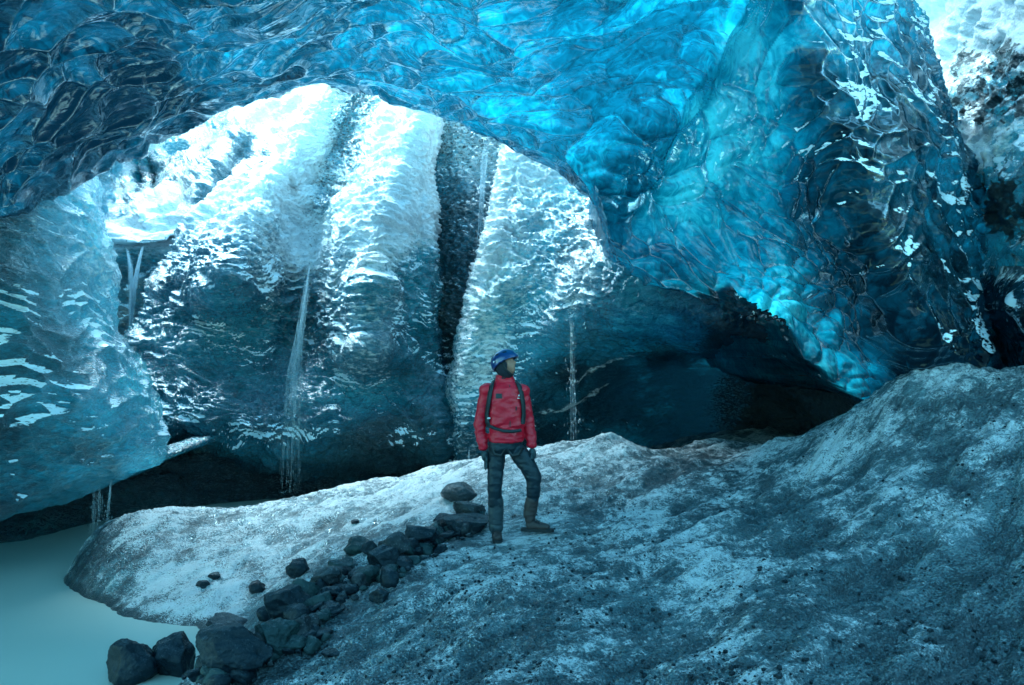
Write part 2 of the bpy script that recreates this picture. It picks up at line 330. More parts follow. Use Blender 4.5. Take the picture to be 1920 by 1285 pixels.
# ------------------------------------------------------------------ generic ice patch for the walls
def patch(name, Lf, Rf, T, B, nu, nv, depth, mat, label, cat, glow, snow, dirt_shade, disp, curls=(0, 0, 0, 0), cw=30, pads=('left', 'right'), pad_steps=None, extra=None, parent=None, fleck=(.09, .25, .95), wetf=lambda px, py: np.ones_like(px)):
    u = np.linspace(0, 1, nu); v = np.linspace(0, 1, nv); U, V = np.meshgrid(u, v)
    Bf = B if callable(B) else (lambda x: np.full(np.shape(x), float(B))); Tf = T if callable(T) else (lambda x: np.full(np.shape(x), float(T)))
    px = 500+U*0; py = Tf(px)+V*(Bf(px)-Tf(px))
    for _ in range(14):
        px = Lf(py)+U*(Rf(py)-Lf(py)); py = Tf(px)+V*(Bf(px)-Tf(px))
    Y = depth(px, py)
    cl, crr, ct, cb = curls
    Y = Y+curl(px-Lf(py), cw, cl)+curl(Rf(py)-px, cw, crr)+curl(Bf(px)-py, cw, cb)+curl(py-Tf(px), cw, ct)
    if extra: Y = Y+extra(px, py)
    P = project(px, py, Y)
    A = dict(wet=wetf(px, py), glow=glow(px, py), snow=snow(px, py), dirt_shade=dirt_shade(px, py))
    st = pad_steps or [(0, .25, 0), (0, .6, 0), (0, 1.4, 0)]
    for s in pads:
        if s == 'bottom': P, A = pad_edge(P, A, s, st)
        else:
            sg_ = -1 if s == 'right' else 1
            P, A = pad_edge(P, A, s, [(lambda q, k=k: (q-np.array([0, 0, EYE]))*k+np.array([sg_*.12*k*8, 0, 0])) for k in (.02, .05, .12, .2)])
    n = grid_normals(P)
    PXw = P[..., 0]/P[..., 1]*FPX+960; PYw = HOR-(P[..., 2]-EYE)/P[..., 1]*FPX
    P = P+n*disp(P, PXw, PYw)[..., None]
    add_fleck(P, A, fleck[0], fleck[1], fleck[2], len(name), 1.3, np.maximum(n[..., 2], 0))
    o = link_mesh(name, P.reshape(-1, 3), grid_faces(*P.shape[:2]), mat, parent, attrs=A)
    if label: tag(o, label, cat)
    return o
const = lambda c: (lambda t: np.full(np.shape(t), float(c)))

def d_far(P, a, b):
    return .35*fbm(P*np.array([.35, .35, .5]), 4, 11)+.10*ridged(P*np.array([1.2, 1.2, 3.0]), 4, 12)
# far slope with the snow-filled hollow and the chute
patch('glacier_slope', const(-250), const(700), 40, 800, 300, 240,
      ctl([(-250, 300, 17), (150, 300, 17.5), (300, 200, 22), (450, 180, 23), (250, 330, 20), (300, 390, 17.5), (240, 440, 16.6), (330, 450, 16.8), (250, 520, 17.0), (245, 660, 16.6), (400, 500, 17), (600, 300, 19), (400, 330, 18.4), (-250, 800, 16), (240, 800, 16.5), (700, 800, 17), (700, 40, 22), (200, 40, 21.5)]),
      m_wall, 'sunlit far glacier slope with a snow-filled hollow above the waterfall chute', 'ice slope',
      idw([(200, 340, .42), (230, 400, .5), (260, 310, .30), (420, 300, .45), (440, 240, .4), (300, 330, .25), (350, 360, .28), (380, 330, .34), (500, 180, .7), (300, 250, .7), (250, 550, .15), (250, 650, .05), (300, 500, .3), (600, 100, .8), (0, 500, .4)]),
      idw([(300, 272, .9), (350, 240, 1.0), (450, 190, 1.0), (500, 180, .9), (275, 388, 1.6), (300, 388, 1.6), (325, 385, 1.5), (250, 320, -.15), (215, 330, -.1), (200, 370, -.1), (300, 318, -.25), (340, 330, -.1), (360, 370, -.25), (240, 345, -.2), (270, 340, -.3), (400, 290, -.05), (420, 240, .15), (380, 330, -.1), (430, 310, .0), (340, 290, .25), (200, 430, .8), (260, 435, 1.0), (330, 440, .9), (250, 500, .2), (245, 600, .0), (300, 520, .1), (0, 500, .3), (190, 360, .3), (600, 100, 1)], 3.5, 14),
      idw([(440, 250, .45), (420, 280, .45), (390, 300, .4), (220, 330, .3), (330, 330, .36), (280, 330, .30), (380, 360, .2), (300, 280, .0), (290, 385, -1), (260, 500, .45), (250, 620, .45), (300, 460, .3), (200, 420, .1), (500, 180, -.2), (0, 400, 0)], 3.5, 16),
      d_far, pads=(), fleck=(.22, .45, .8),
      extra=lambda px, py: 1.6*sstep(300, 325, py)*(1-sstep(350, 375, py))*(np.exp(-((px-262)/9.)**2)+np.exp(-((px-291)/8.)**2))-.5*np.exp(-((px-240-.25*(py-330))/14.)**2)*sstep(310, 340, py)*(1-sstep(400, 430, py))-.9*np.exp(-(polydist(px, py, [(452, 240), (400, 320), (352, 405)])/22.)**2))
# snow lying in the hollow, and the white lip the water spills over
patch('snow_patch', curve([(350, 262), (362, 246), (385, 238), (400, 246), (418, 262)]), curve([(350, 345), (362, 352), (385, 346), (400, 338), (418, 318)]), curve([(230, 366), (262, 360), (300, 357), (350, 364)]), curve([(230, 396), (262, 414), (300, 419), (340, 402), (350, 396)]), 60, 40,
      ctl([(240, 360, 18.2), (350, 360, 18.2), (295, 360, 18.4), (295, 415, 16.9), (240, 400, 17.2), (345, 400, 17.2)]), m_slope, 'smooth white snow patch lying in the hollow above the left waterfall', 'snow patch',
      idw([(300, 390, .9)]), idw([(300, 390, 1.6)]), idw([(300, 390, -1.)]), lambda P, px, py: .05*fbm(P*1.5, 2, 5), curls=(.5, .5, .5, .4), cw=12)
patch('ice_ledge', const(176), const(376), curve([(176, 408), (230, 424), (290, 428), (340, 416), (376, 396)]), curve([(176, 440), (215, 458), (260, 461), (310, 455), (350, 430), (376, 408)]), 110, 30,
      ctl([(176, 420, 16.9), (376, 400, 17.0), (270, 425, 17.0), (270, 458, 16.2), (200, 450, 16.4), (340, 440, 16.4)]), m_slope, 'white curved ice lip at the top of the left waterfall', 'ice ledge',
      idw([(300, 430, .8)]), idw([(200, 430, .9), (270, 430, 1.0), (260, 455, 1.2), (350, 420, .8)]), idw([(270, 445, .28), (200, 430, .2)]), lambda P, px, py: .12*fbm(P*np.array([1.2, 1.2, 5.]), 3, 6), curls=(.5, .5, .7, .5), cw=12)
# tall central mass
L1 = curve([(0, 620), (150, 605), (170, 598), (200, 575), (240, 556), (300, 520), (340, 480), (350, 462), (338, 441), (350, 425), (380, 398), (420, 368), (450, 347), (480, 338), (520, 310), (545, 290), (590, 268), (640, 246), (680, 225), (900, 200), (1100, 200)])
R1 = curve([(0, 800), (215, 800), (240, 803), (300, 800), (400, 797), (480, 800), (560, 803), (640, 815), (720, 826), (800, 830), (1100, 830)])
R1 = (lambda f: (lambda y: f(y)+16))(R1)
rA = [(600, 150), (560, 250), (505, 340), (450, 430), (430, 520)]; rB = [(792, 205), (765, 260), (730, 340), (700, 430), (690, 520), (690, 640)]; rC = [(585, 430), (575, 520), (560, 640)]
def ex1(px, py):
    return -1.5*np.exp(-(polydist(px, py, rA)/60.)**2)-1.9*np.exp(-(polydist(px, py, rB)/55.)**2)+.5*np.exp(-(polydist(px, py, rC)/40.)**2)
def d_main(P, px, py):
    up = 1-sstep(420, 620, py)
    f1, f2, cr = voronoi((P+.55*np.stack([vnoise(P, 8), vnoise(P, 9), vnoise(P, 10)], -1))*np.array([2.3, 2.3, 5.0]), 14)
    return .30*fbm(P*np.array([.5, .5, .4]), 3, 21)+.075*ridged((P+.3*np.stack([vnoise(P*1.3, 31), vnoise(P*1.3, 32), vnoise(P*1.3, 33)], -1))*np.array([1.7, 1.7, 4.4]), 5, 22, .6)+(.12-.07*up)*(f1-.25)*(.55+1.1*sstep(-.3, .4, fbm(P*.8, 2, 77)))
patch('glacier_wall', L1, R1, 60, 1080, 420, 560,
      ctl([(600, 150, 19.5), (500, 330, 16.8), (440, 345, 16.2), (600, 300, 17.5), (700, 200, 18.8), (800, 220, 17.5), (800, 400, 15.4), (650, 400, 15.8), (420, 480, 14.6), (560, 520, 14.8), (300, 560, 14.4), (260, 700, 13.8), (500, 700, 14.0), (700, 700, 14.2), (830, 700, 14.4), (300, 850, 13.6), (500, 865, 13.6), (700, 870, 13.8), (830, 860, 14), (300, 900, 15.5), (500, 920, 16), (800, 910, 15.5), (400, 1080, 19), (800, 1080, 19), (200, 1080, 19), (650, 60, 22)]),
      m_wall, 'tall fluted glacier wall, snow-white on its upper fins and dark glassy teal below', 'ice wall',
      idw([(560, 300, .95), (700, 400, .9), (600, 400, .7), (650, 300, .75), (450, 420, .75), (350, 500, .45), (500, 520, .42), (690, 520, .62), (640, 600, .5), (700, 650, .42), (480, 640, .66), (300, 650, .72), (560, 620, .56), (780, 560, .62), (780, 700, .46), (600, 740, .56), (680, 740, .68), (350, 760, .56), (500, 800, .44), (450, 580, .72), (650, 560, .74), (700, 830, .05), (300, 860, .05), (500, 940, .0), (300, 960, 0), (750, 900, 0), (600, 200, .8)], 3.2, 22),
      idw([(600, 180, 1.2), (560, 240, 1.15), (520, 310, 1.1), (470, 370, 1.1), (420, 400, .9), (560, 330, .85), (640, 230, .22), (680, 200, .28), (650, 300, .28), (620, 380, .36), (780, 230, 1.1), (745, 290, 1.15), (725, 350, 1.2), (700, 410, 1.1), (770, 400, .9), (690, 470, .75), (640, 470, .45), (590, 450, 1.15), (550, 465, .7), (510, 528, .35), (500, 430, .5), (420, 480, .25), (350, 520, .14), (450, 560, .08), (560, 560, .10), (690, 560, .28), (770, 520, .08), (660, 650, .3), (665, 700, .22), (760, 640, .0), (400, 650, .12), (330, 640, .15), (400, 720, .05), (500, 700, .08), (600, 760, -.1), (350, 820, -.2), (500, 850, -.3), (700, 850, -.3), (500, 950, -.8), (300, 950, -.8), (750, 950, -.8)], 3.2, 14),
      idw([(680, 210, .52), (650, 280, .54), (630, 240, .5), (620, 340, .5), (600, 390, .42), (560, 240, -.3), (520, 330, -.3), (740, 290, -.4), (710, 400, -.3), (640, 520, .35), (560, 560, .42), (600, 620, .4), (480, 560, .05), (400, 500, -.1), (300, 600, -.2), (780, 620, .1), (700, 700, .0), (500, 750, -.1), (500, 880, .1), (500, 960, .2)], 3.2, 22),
      d_main, curls=(1.0, 1.4, 0, 0), cw=26, extra=ex1, pads=('left', 'right'))
# grey gritty gully
patch('gully_wall', const(765), const(1010), 120, 1000, 130, 380,
      ctl([(765, 120, 21), (1010, 120, 20), (850, 230, 18.6), (930, 300, 18.0), (860, 450, 17), (830, 700, 15.8), (900, 700, 15.5), (850, 880, 15.5), (765, 1000, 17), (1010, 1000, 17), (950, 500, 16)]),
      m_wall, 'grey grit-covered gully between the white ice fins', 'ice gully',
      idw([(850, 250, .6), (850, 450, .3), (850, 700, .1)]),
      idw([(820, 230, .55), (900, 300, .55), (930, 280, .5), (820, 400, .12), (870, 380, .35), (870, 480, .22), (850, 600, .16), (830, 700, .05), (850, 850, -.2)], 3, 20),
      idw([(850, 250, .48), (900, 330, .42), (830, 420, .58), (870, 420, .46), (850, 600, .60), (850, 700, .5), (850, 850, .6)], 3, 20),
      lambda P, px, py: .22*fbm(P*np.array([1.2, 1.2, .8]), 3, 41)+.10*ridged(P*np.array([3, 3, 7]), 4, 42), pads=())
# right fin and the hollow of the side cave behind it
LF = curve([(0, 965), (240, 958), (265, 955), (320, 940), (380, 926), (440, 914), (490, 905), (520, 893), (560, 882), (620, 868), (680, 856), (710, 846), (735, 838), (770, 842), (800, 845), (850, 850), (900, 862), (1100, 880)])
vein1 = [(1000, 772), (1050, 768), (1090, 752), (1120, 736), (1140, 727)]; vein2 = [(1082, 712), (1120, 692), (1150, 680), (1195, 660)]
def snF(px, py):
    s = idw([(965, 290, 1.2), (1000, 310, 1.0), (945, 400, .9), (925, 480, .8), (900, 560, .55), (1000, 400, .55), (960, 500, .5), (1060, 360, .5), (1080, 430, .42), (1050, 500, .35), (1120, 430, .5), (1110, 500, .55), (1080, 560, .45), (980, 600, .3), (880, 640, .45), (870, 750, .4), (900, 700, .5), (920, 650, .55), (890, 800, .25), (1000, 650, .05), (1060, 620, .1), (1150, 600, -.1), (1050, 700, -.3), (1200, 650, -.3), (1000, 800, -.4), (1300, 700, -1), (1300, 600, -.5), (1160, 480, .0), (1200, 560, -.5), (1100, 620, -.2), (1400, 640, -1)], 3.2, 16)(px, py)
    return s+.72*np.exp(-(polydist(px, py, vein1)/(6.5+2.5*np.sin(px/7.)))**2)+.62*np.exp(-(polydist(px, py, vein2)/(5.5+2*np.sin(px/5.)))**2)
def d_fin(P, px, py):
    r = 1-sstep(560, 640, py)
    return .18*fbm(P*np.array([.6, .6, .5]), 3, 51)+(.03+.05*r)*ridged((P+.3*np.stack([vnoise(P*1.3, 31), vnoise(P*1.3, 32), vnoise(P*1.3, 33)], -1))*np.array([2.3, 2.3, 6.5]), 5, 52, .62)
patch('side_cave_wall', LF, const(1900), (lambda x: np.where(x < 1400, np.interp(x, [1040, 1180, 1400], [160, 230, RIM(1400)-50]), RIM(x)-50)), 1000, 480, 420,
      ctl([(955, 160, 15.5), (955, 265, 14.8), (1050, 320, 14.2), (1150, 380, 12.5), (900, 500, 13.6), (1050, 500, 13.0), (1150, 520, 10.9), (1250, 560, 10.2), (1330, 590, 10.0), (1450, 640, 9.6), (1560, 710, 9.0), (860, 700, 13.2), (1000, 680, 13.3), (1100, 650, 13.0), (1200, 640, 12.4), (850, 850, 13.4), (1000, 820, 14), (1150, 760, 15), (1250, 720, 15), (1400, 760, 15.5), (1500, 760, 13), (1300, 850, 17), (1450, 850, 16), (1640, 800, 9.5), (1850, 800, 9), (1900, 1000, 10), (880, 1000, 15), (1300, 1000, 18), (1600, 400, 10), (1900, 160, 11), (1900, 600, 9)]),
      m_wall, 'bright ice fin beside the gully running back into the dark side cave on the right', 'ice wall',
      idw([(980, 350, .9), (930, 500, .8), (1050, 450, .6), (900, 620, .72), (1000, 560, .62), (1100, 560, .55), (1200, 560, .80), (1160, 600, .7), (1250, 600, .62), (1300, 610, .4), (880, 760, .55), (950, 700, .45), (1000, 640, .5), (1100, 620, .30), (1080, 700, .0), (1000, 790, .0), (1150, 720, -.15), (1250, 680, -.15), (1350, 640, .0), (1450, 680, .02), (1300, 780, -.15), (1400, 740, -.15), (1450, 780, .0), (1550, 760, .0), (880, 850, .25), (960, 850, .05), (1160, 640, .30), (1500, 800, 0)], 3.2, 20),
      snF,
      idw([(980, 350, -.3), (1080, 400, .46), (1060, 480, .5), (1110, 480, .45), (1000, 450, .2), (1020, 540, .3), (920, 500, -.4), (900, 700, -.3), (1000, 560, -.2), (1100, 560, -.3), (1150, 620, -.4), (1000, 750, -.4), (1300, 650, -.6), (1250, 600, -.8), (1380, 740, .6), (1450, 770, 1.0), (1520, 740, .8), (1200, 800, -.3)], 3, 22),  # high values at right, like the low glow, paint the side cave's darkness
      d_fin, wetf=lambda px, py: 1-.7*sstep(1120, 1200, px), curls=(1.2, 0, 0, 0), cw=22, pads=('left',))
# left foreground block overhanging the water
RC = curve([(200, 150), (320, 172), (345, 185), (400, 195), (440, 203), (480, 211), (550, 224), (590, 221), (620, 226), (650, 240), (690, 262), (730, 276), (770, 290), (800, 297), (835, 302), (1100, 302)])
BC = curve([(-1000, 1180), (-300, 1050), (0, 984), (60, 962), (110, 945), (150, 925), (200, 905), (240, 887), (270, 874), (290, 862), (303, 848), (330, 840)])
def d_left(P, px, py):
    lo = sstep(600, 900, py)
    f1, f2, cr = voronoi((P+.25*np.stack([vnoise(P*1.3, 8), vnoise(P*1.3, 9), vnoise(P*1.3, 10)], -1))*np.array([2.8, 2.8, 5.2])*1.0, 24)
    g1, g2, c2 = voronoi(P*np.array([5., 5., 9.]), 25)
    return .15*fbm(P*.6, 3, 71)+(.11)*(f1-.25)+.05*lo*(g1-.2)
patch('overhanging_ice_block', const(-1000), RC, (lambda x: np.minimum(RIM(x)-35, 420)), BC, 560, 420,
      ctl([(-1000, 180, 5), (-1000, 600, 5), (-1000, 1100, 5.2), (-300, 600, 7), (0, 400, 8.6), (0, 700, 8.0), (0, 960, 8.2), (100, 550, 8.8), (200, 500, 10.2), (225, 620, 10.2), (290, 780, 9.9), (180, 750, 8.9), (170, 330, 10.8), (150, 200, 11), (120, 920, 8.8), (280, 860, 9.9), (100, 350, 9.6)]),
      m_wall, 'overhanging blue ice block with glinting scallops above the milky water', 'ice block',
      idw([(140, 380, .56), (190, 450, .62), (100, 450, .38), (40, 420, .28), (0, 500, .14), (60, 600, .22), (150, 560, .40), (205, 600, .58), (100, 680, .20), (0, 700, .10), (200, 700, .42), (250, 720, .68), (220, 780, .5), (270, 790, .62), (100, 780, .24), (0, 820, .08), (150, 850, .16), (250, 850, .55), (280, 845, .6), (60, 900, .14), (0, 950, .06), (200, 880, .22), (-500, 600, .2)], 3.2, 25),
      idw([(150, 370, .22), (185, 430, .3), (100, 400, .2), (160, 350, .4), (205, 480, .45), (50, 500, .05), (210, 600, .2), (100, 600, .05), (0, 700, 0), (200, 700, .02), (280, 760, .1), (260, 850, .15), (50, 850, -.1), (150, 900, -.05)], 3, 22),
      idw([(100, 400, -.4), (100, 600, -.3), (100, 800, -.05), (0, 900, .25), (150, 900, .15), (280, 800, -.3), (60, 940, .3)], 3, 30),
      d_left, fleck=(.11, .27, .82), curls=(0, .9, 0, .8), cw=34, pads=('right', 'bottom'), pad_steps=[(0, .3, .02), (0, 1.0, .1), (0, 3.0, .25), (0, 4, .4)])
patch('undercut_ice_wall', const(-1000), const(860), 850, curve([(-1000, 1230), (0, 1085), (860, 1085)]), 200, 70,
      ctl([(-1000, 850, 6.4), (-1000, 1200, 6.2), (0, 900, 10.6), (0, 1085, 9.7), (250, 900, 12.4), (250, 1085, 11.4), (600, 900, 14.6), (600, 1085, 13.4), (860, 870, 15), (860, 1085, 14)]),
      m_wall, 'black undercut at the foot of the glacier wall behind the pool', 'ice wall', idw([(0, 950, .0), (600, 950, .02)]), idw([(0, 950, -1.0), (600, 950, -1.)]), idw([(0, 950, .55), (600, 950, .45)]),  # shadow under the overhang painted in as near-black surface
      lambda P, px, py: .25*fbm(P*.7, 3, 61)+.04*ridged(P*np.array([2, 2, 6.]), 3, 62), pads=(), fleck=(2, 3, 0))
# unseen snow disc added below the cave to bounce white light upward
M = Mat('bounce_snow'); m_out = M.done(M.princ(M.mixc(M.noise(.1, 4), (.55, .62, .66), (.78, .82, .84)), .6, .3))
th = np.linspace(0, 2*math.pi, 65); rr = np.array([0, 14, 30, 60, 140, 400, 1200.]); TH, RR = np.meshgrid(th, rr)
tag(link_mesh('bounce_snowfield', np.stack([RR*np.cos(TH), 6+RR*np.sin(TH), -2.6+0*RR], -1).reshape(-1, 3), grid_faces(7, 65), m_out), kind='structure')
# dirty snow slope seen past the right wall, and the green ice boss
patch('dirty_snow_slope', const(1600), const(2500), -600, 860, 240, 380,
      ctl([(1600, -600, 7.5), (2500, -600, 5.5), (1720, 0, 10.6), (1920, 0, 8.0), (1780, 200, 9.3), (1920, 300, 7.2), (1860, 420, 8.0), (1920, 500, 7.1), (1900, 700, 8.3), (2500, 300, 5), (2500, 860, 5), (1600, 860, 9), (1750, 600, 9)]),
      m_slope, 'steep snow slope streaked with black grit beyond the right wall', 'snow slope',
      idw([(1750, 50, .9), (1900, 450, .5), (1900, 600, .3)]),
      idw([(1750, 20, 1.2), (1850, 40, 1.1), (1800, 60, 1.0), (1900, 60, .9), (1770, 120, 1.0), (1740, 100, 1.1), (1850, 130, .5), (1800, 200, .6), (1830, 290, .9), (1860, 300, .8), (1900, 200, .45), (1880, 400, .25), (1900, 340, .15), (1900, 460, .3), (1900, 700, -.5), (1860, 650, .0), (1700, -300, 1), (2200, 200, .4)], 3.2, 14),
      idw([(1750, 20, -.6), (1850, 40, -.1), (1880, 110, .6), (1820, 120, .5), (1790, 170, .52), (1760, 100, .1), (1850, 200, .62), (1900, 180, .55), (1830, 290, .05), (1865, 300, .1), (1880, 350, .6), (1900, 400, .75), (1850, 390, .6), (1870, 450, .4), (1900, 480, .3), (1900, 700, .8), (1850, 620, .6), (2200, 300, .5)], 3.2, 14),
      lambda P, px, py: .20*fbm(P*.9, 4, 81)+.10*ridged(P*2.4, 4, 82), pads=())
LH = curve([(400, 1880), (440, 1866), (520, 1856), (570, 1845), (600, 1846), (630, 1862), (660, 1880), (690, 1905), (740, 1915)])
patch('green_ice_boss', LH, const(2200), 500, curve([(1840, 650), (1870, 668), (1900, 690), (2200, 700)]), 140, 140,
      ctl([(1846, 590, 7.4), (1900, 560, 6.6), (1920, 640, 6.6), (2050, 600, 6.2), (1880, 520, 7.2), (1900, 700, 7.2), (2200, 600, 6.4)]),
      m_roof, 'smooth green ice boss bulging out at the right edge', 'ice boss',
      idw([(1860, 580, .42), (1900, 560, .3), (1920, 600, .16), (1890, 640, .36), (1920, 690, .3)]),
      idw([(1850, 560, .2), (1900, 500, .6), (1900, 520, .5), (1900, 600, -.6), (1900, 680, -.4)]),
      idw([(1900, 505, .7), (1860, 530, .3), (1900, 545, .25), (1900, 600, -.6)]),
      lambda P, px, py: .10*fbm(P*1.3, 3, 91), curls=(.5, 0, 0, .6), cw=24, pads=('left', 'bottom'))

# unseen ice wall added behind the camera: cools reflections, low enough for skylight
th = np.linspace(math.radians(-8), math.radians(188), 160); zz = np.linspace(-2.2, 2.9, 60); TH, ZZ = np.meshgrid(th, zz)
rr = 1-.10*((ZZ-1)/4.)**2
P = np.stack([-.5-9.0*np.cos(TH)*rr, -.5-8.0*np.sin(TH)*rr, ZZ], -1)
P = P+.5*np.stack([vnoise(P*.5, 1), vnoise(P*.5, 2), vnoise(P*.5, 3)], -1)
o = link_mesh('added_back_wall', P.reshape(-1, 3), grid_faces(60, 160), m_wall, attrs=dict(wet=1+0*TH, glow=.45+0*TH, snow=-.5+0*TH, dirt_shade=-.2+0*TH))
tag(o, 'unseen curved ice wall added behind the camera to tint reflections blue', 'ice wall')

# ------------------------------------------------------------------ GROUND: one sheet
gp = [(960, 1285, 3.5), (540, 1285, 4.3), (330, 1285, 4.7), (1300, 1285, 3.2), (1600, 1285, 2.95), (1920, 1285, 2.75), (960, 1100, 5.0), (750, 1110, 5.4), (600, 1150, 5.35), (450, 1200, 5.2), (1300, 1100, 4.5), (1600, 1100, 4.1), (1920, 1100, 3.6),
      (940, 1010, 6.5), (1010, 992, 6.6), (870, 1015, 6.5), (1300, 1000, 5.6), (1600, 950, 5.2), (1920, 900, 4.6), (790, 1030, 6.6), (700, 1085, 6.0), (1150, 820, 9.0), (1050, 850, 8.6), (1000, 862, 8.5), (1130, 910, 7.9), (1230, 852, 9.1), (1300, 856, 9.3), (1400, 850, 9.2), (1480, 830, 8.6), (1580, 782, 7.8), (1650, 737, 7.2),
      (1740, 686, 6.8), (1690, 700, 6.9), (1800, 692, 6.85), (1850, 706, 6.8), (1920, 713, 6.7), (2000, 715, 6.6), (2150, 712, 6.4), (1700, 800, 6.2), (1500, 900, 6.8), (1850, 800, 5.6), (1350, 900, 7.6),
      (900, 875, 9.2), (820, 882, 9.9), (740, 900, 9.9), (650, 922, 9.9), (560, 940, 9.6), (470, 958, 9.4), (390, 980, 9.3), (310, 1000, 9.1), (230, 985, 8.8), (180, 1010, 8.6), (300, 1100, 7.3), (450, 1050, 7.6), (600, 1000, 8.0), (750, 940, 8.6), (430, 1140, 6.8), (560, 1080, 6.9), (700, 1010, 7.3), (840, 930, 8.2),
      (165, 1120, 7.5), (205, 1170, 6.85), (290, 1186, 6.6), (390, 1170, 6.55)]
gw = [((p[0]-960)/FPX*p[2], p[2], EYE+(HOR-p[1])/FPX*p[2]) for p in gp]
def gx(px, Yd, z): return ((px-960)/FPX*Yd, Yd, z)
gw += [gx(1150, 10.5, .2), gx(1150, 13, -.7), gx(1300, 11, .42), gx(1350, 14, .25), gx(1350, 18, .3), gx(1580, 9.5, .7), gx(1500, 11, .35), gx(1750, 8.2, 1.2), gx(1750, 10, .4), gx(1920, 8.2, 1.0), gx(2000, 11, .3),
       gx(230, 10.2, -1.4), gx(450, 10.8, -1.4), gx(650, 11.3, -1.4), gx(800, 11.4, -1.2), gx(950, 11.2, -.6), gx(900, 14, -1.4), gx(600, 15, -1.6), gx(300, 14, -1.6),
       gx(90, 8.6, -1.6), gx(100, 7.2, -1.5), gx(200, 6.2, -1.4), gx(320, 6.0, -1.25), gx(400, 5.9, -1.0), gx(150, 5.2, -1.4), gx(230, 4.6, -1.05), gx(0, 8, -1.8), gx(-100, 6, -1.8), gx(-600, 6, -1.8), gx(-300, 12, -1.8), gx(0, 3.5, -1.3), gx(400, 3.0, -.5), gx(-900, 3, -1.8),
       (0, 1.5, -.15), (1.5, 1.5, .1), (3, 1.5, .5), (-2, 1.5, -.5), (5, 3, 1.2), (0, 0, -.2), (-4, 0, -1), (4, 0, .6), (0, -4, -.2)]
gw = np.array(gw)
gf = tps(gw[:, :2], gw[:, 2], 2e-3)
def micro(P, GY):
    flow = np.stack([(P[..., 0]*.8+P[..., 1]*.6)*.7, (P[..., 1]*.8-P[..., 0]*.6)*2.5, P[..., 2]*0], -1)     # meltwater grain
    b = .16*fbm(P*np.array([.55, .55, .0]), 3, 101)+.10*fbm(flow*1.2, 4, 102)+.030*ridged(flow*2.6, 5, 103, .6)*sstep(1.0, 2.5, GY)+.014*fbm(P*np.array([14, 14, 0]), 2, 104)
    hump = np.exp(-(((P[..., 0]-3.2)/2.2)**2+((P[..., 1]-5.5)/2.2)**2))
    return b*(.72+.15*hump)*(.35+.65*sstep(-1.0, -.6, P[..., 2]))*(1-.9*np.exp(-((P[..., 0]-.02)**2+(P[..., 1]-6.5)**2)/.35))
def gz_arr(X, Yd):
    z = gf(X, Yd); P = np.stack([X, Yd, z], -1); return z+micro(P, Yd)
gX = np.concatenate([np.linspace(-1400, -100, 80), np.linspace(-96, 2020, 760), np.linspace(2030, 3200, 60)])
gY = np.concatenate([np.linspace(-4, 1.4, 8), 1.6*np.exp(np.linspace(0, math.log(11.5/1.6), 520)), np.linspace(11.7, 20, 30)])
GP, GY = np.meshgrid(gX, gY); GXX = (GP-960)/FPX*np.maximum(GY, 1.2)
Z = gf(GXX, GY)
PYg = HOR-(Z-EYE)/np.maximum(GY, .5)*FPX
P = np.stack([GXX, GY, Z], -1)
tong = idw([(300, 1100, 1), (450, 1050, 1), (600, 1000, 1), (750, 940, 1), (250, 1010, .9), (420, 1140, 1), (560, 1070, 1), (700, 1000, 1), (840, 900, .9), (900, 930, .4), (640, 1090, 0), (560, 1130, 0), (760, 1030, 0), (850, 980, .2), (480, 1190, 0), (960, 950, .2), (960, 1100, 0), (1200, 900, 0), (1400, 1000, 0), (400, 1200, 0)], 4, 14)(GP, PYg)
mic = micro(P, GY); P[..., 2] += mic; crest = fbm(np.stack([(P[..., 0]*.8+P[..., 1]*.6)*.7, (P[..., 1]*.8-P[..., 0]*.6)*2.5, P[..., 0]*0], -1)*1.2, 4, 102)
sg = idw([(960, 1285, .38), (540, 1285, .32), (700, 1200, .32), (960, 1180, .30), (850, 1070, .62), (950, 1020, .62), (1100, 980, .5), (1180, 1000, .75), (1260, 1040, .7), (1340, 1090, .85), (1350, 1150, .7), (1300, 1250, .55), (1250, 1180, .3), (1150, 1100, .3), (1450, 1180, .18), (1600, 1100, .12), (1500, 1000, .2), (1400, 930, .35), (1350, 900, .6), (1420, 870, .7), (1150, 840, .7), (1120, 880, .5), (1250, 870, .35), (1520, 830, .65), (1600, 780, .6),
          (1740, 695, .8), (1820, 700, .6), (1700, 730, .35), (1660, 780, .6), (1750, 850, .3), (1850, 870, .6), (1780, 950, .55), (1900, 950, .4), (1590, 970, .6), (1650, 1000, .3), (1800, 1050, .4), (1850, 1150, .12), (1750, 1150, .35), (1900, 1250, .2), (1600, 1250, .15), (1050, 900, .65), (1000, 950, .6), (860, 1000, .5),
          (300, 1100, .92), (450, 1050, .82), (250, 1010, .8), (180, 1050, .35), (220, 1070, .4), (600, 1000, .75), (750, 930, .8), (700, 960, .6), (820, 960, .9), (540, 970, .55), (800, 890, .8), (420, 1140, .9), (560, 1080, .7), (350, 1010, .7), (640, 1100, .1), (500, 1180, .0), (760, 1040, .25)], 3.2, 14)(GP, PYg)
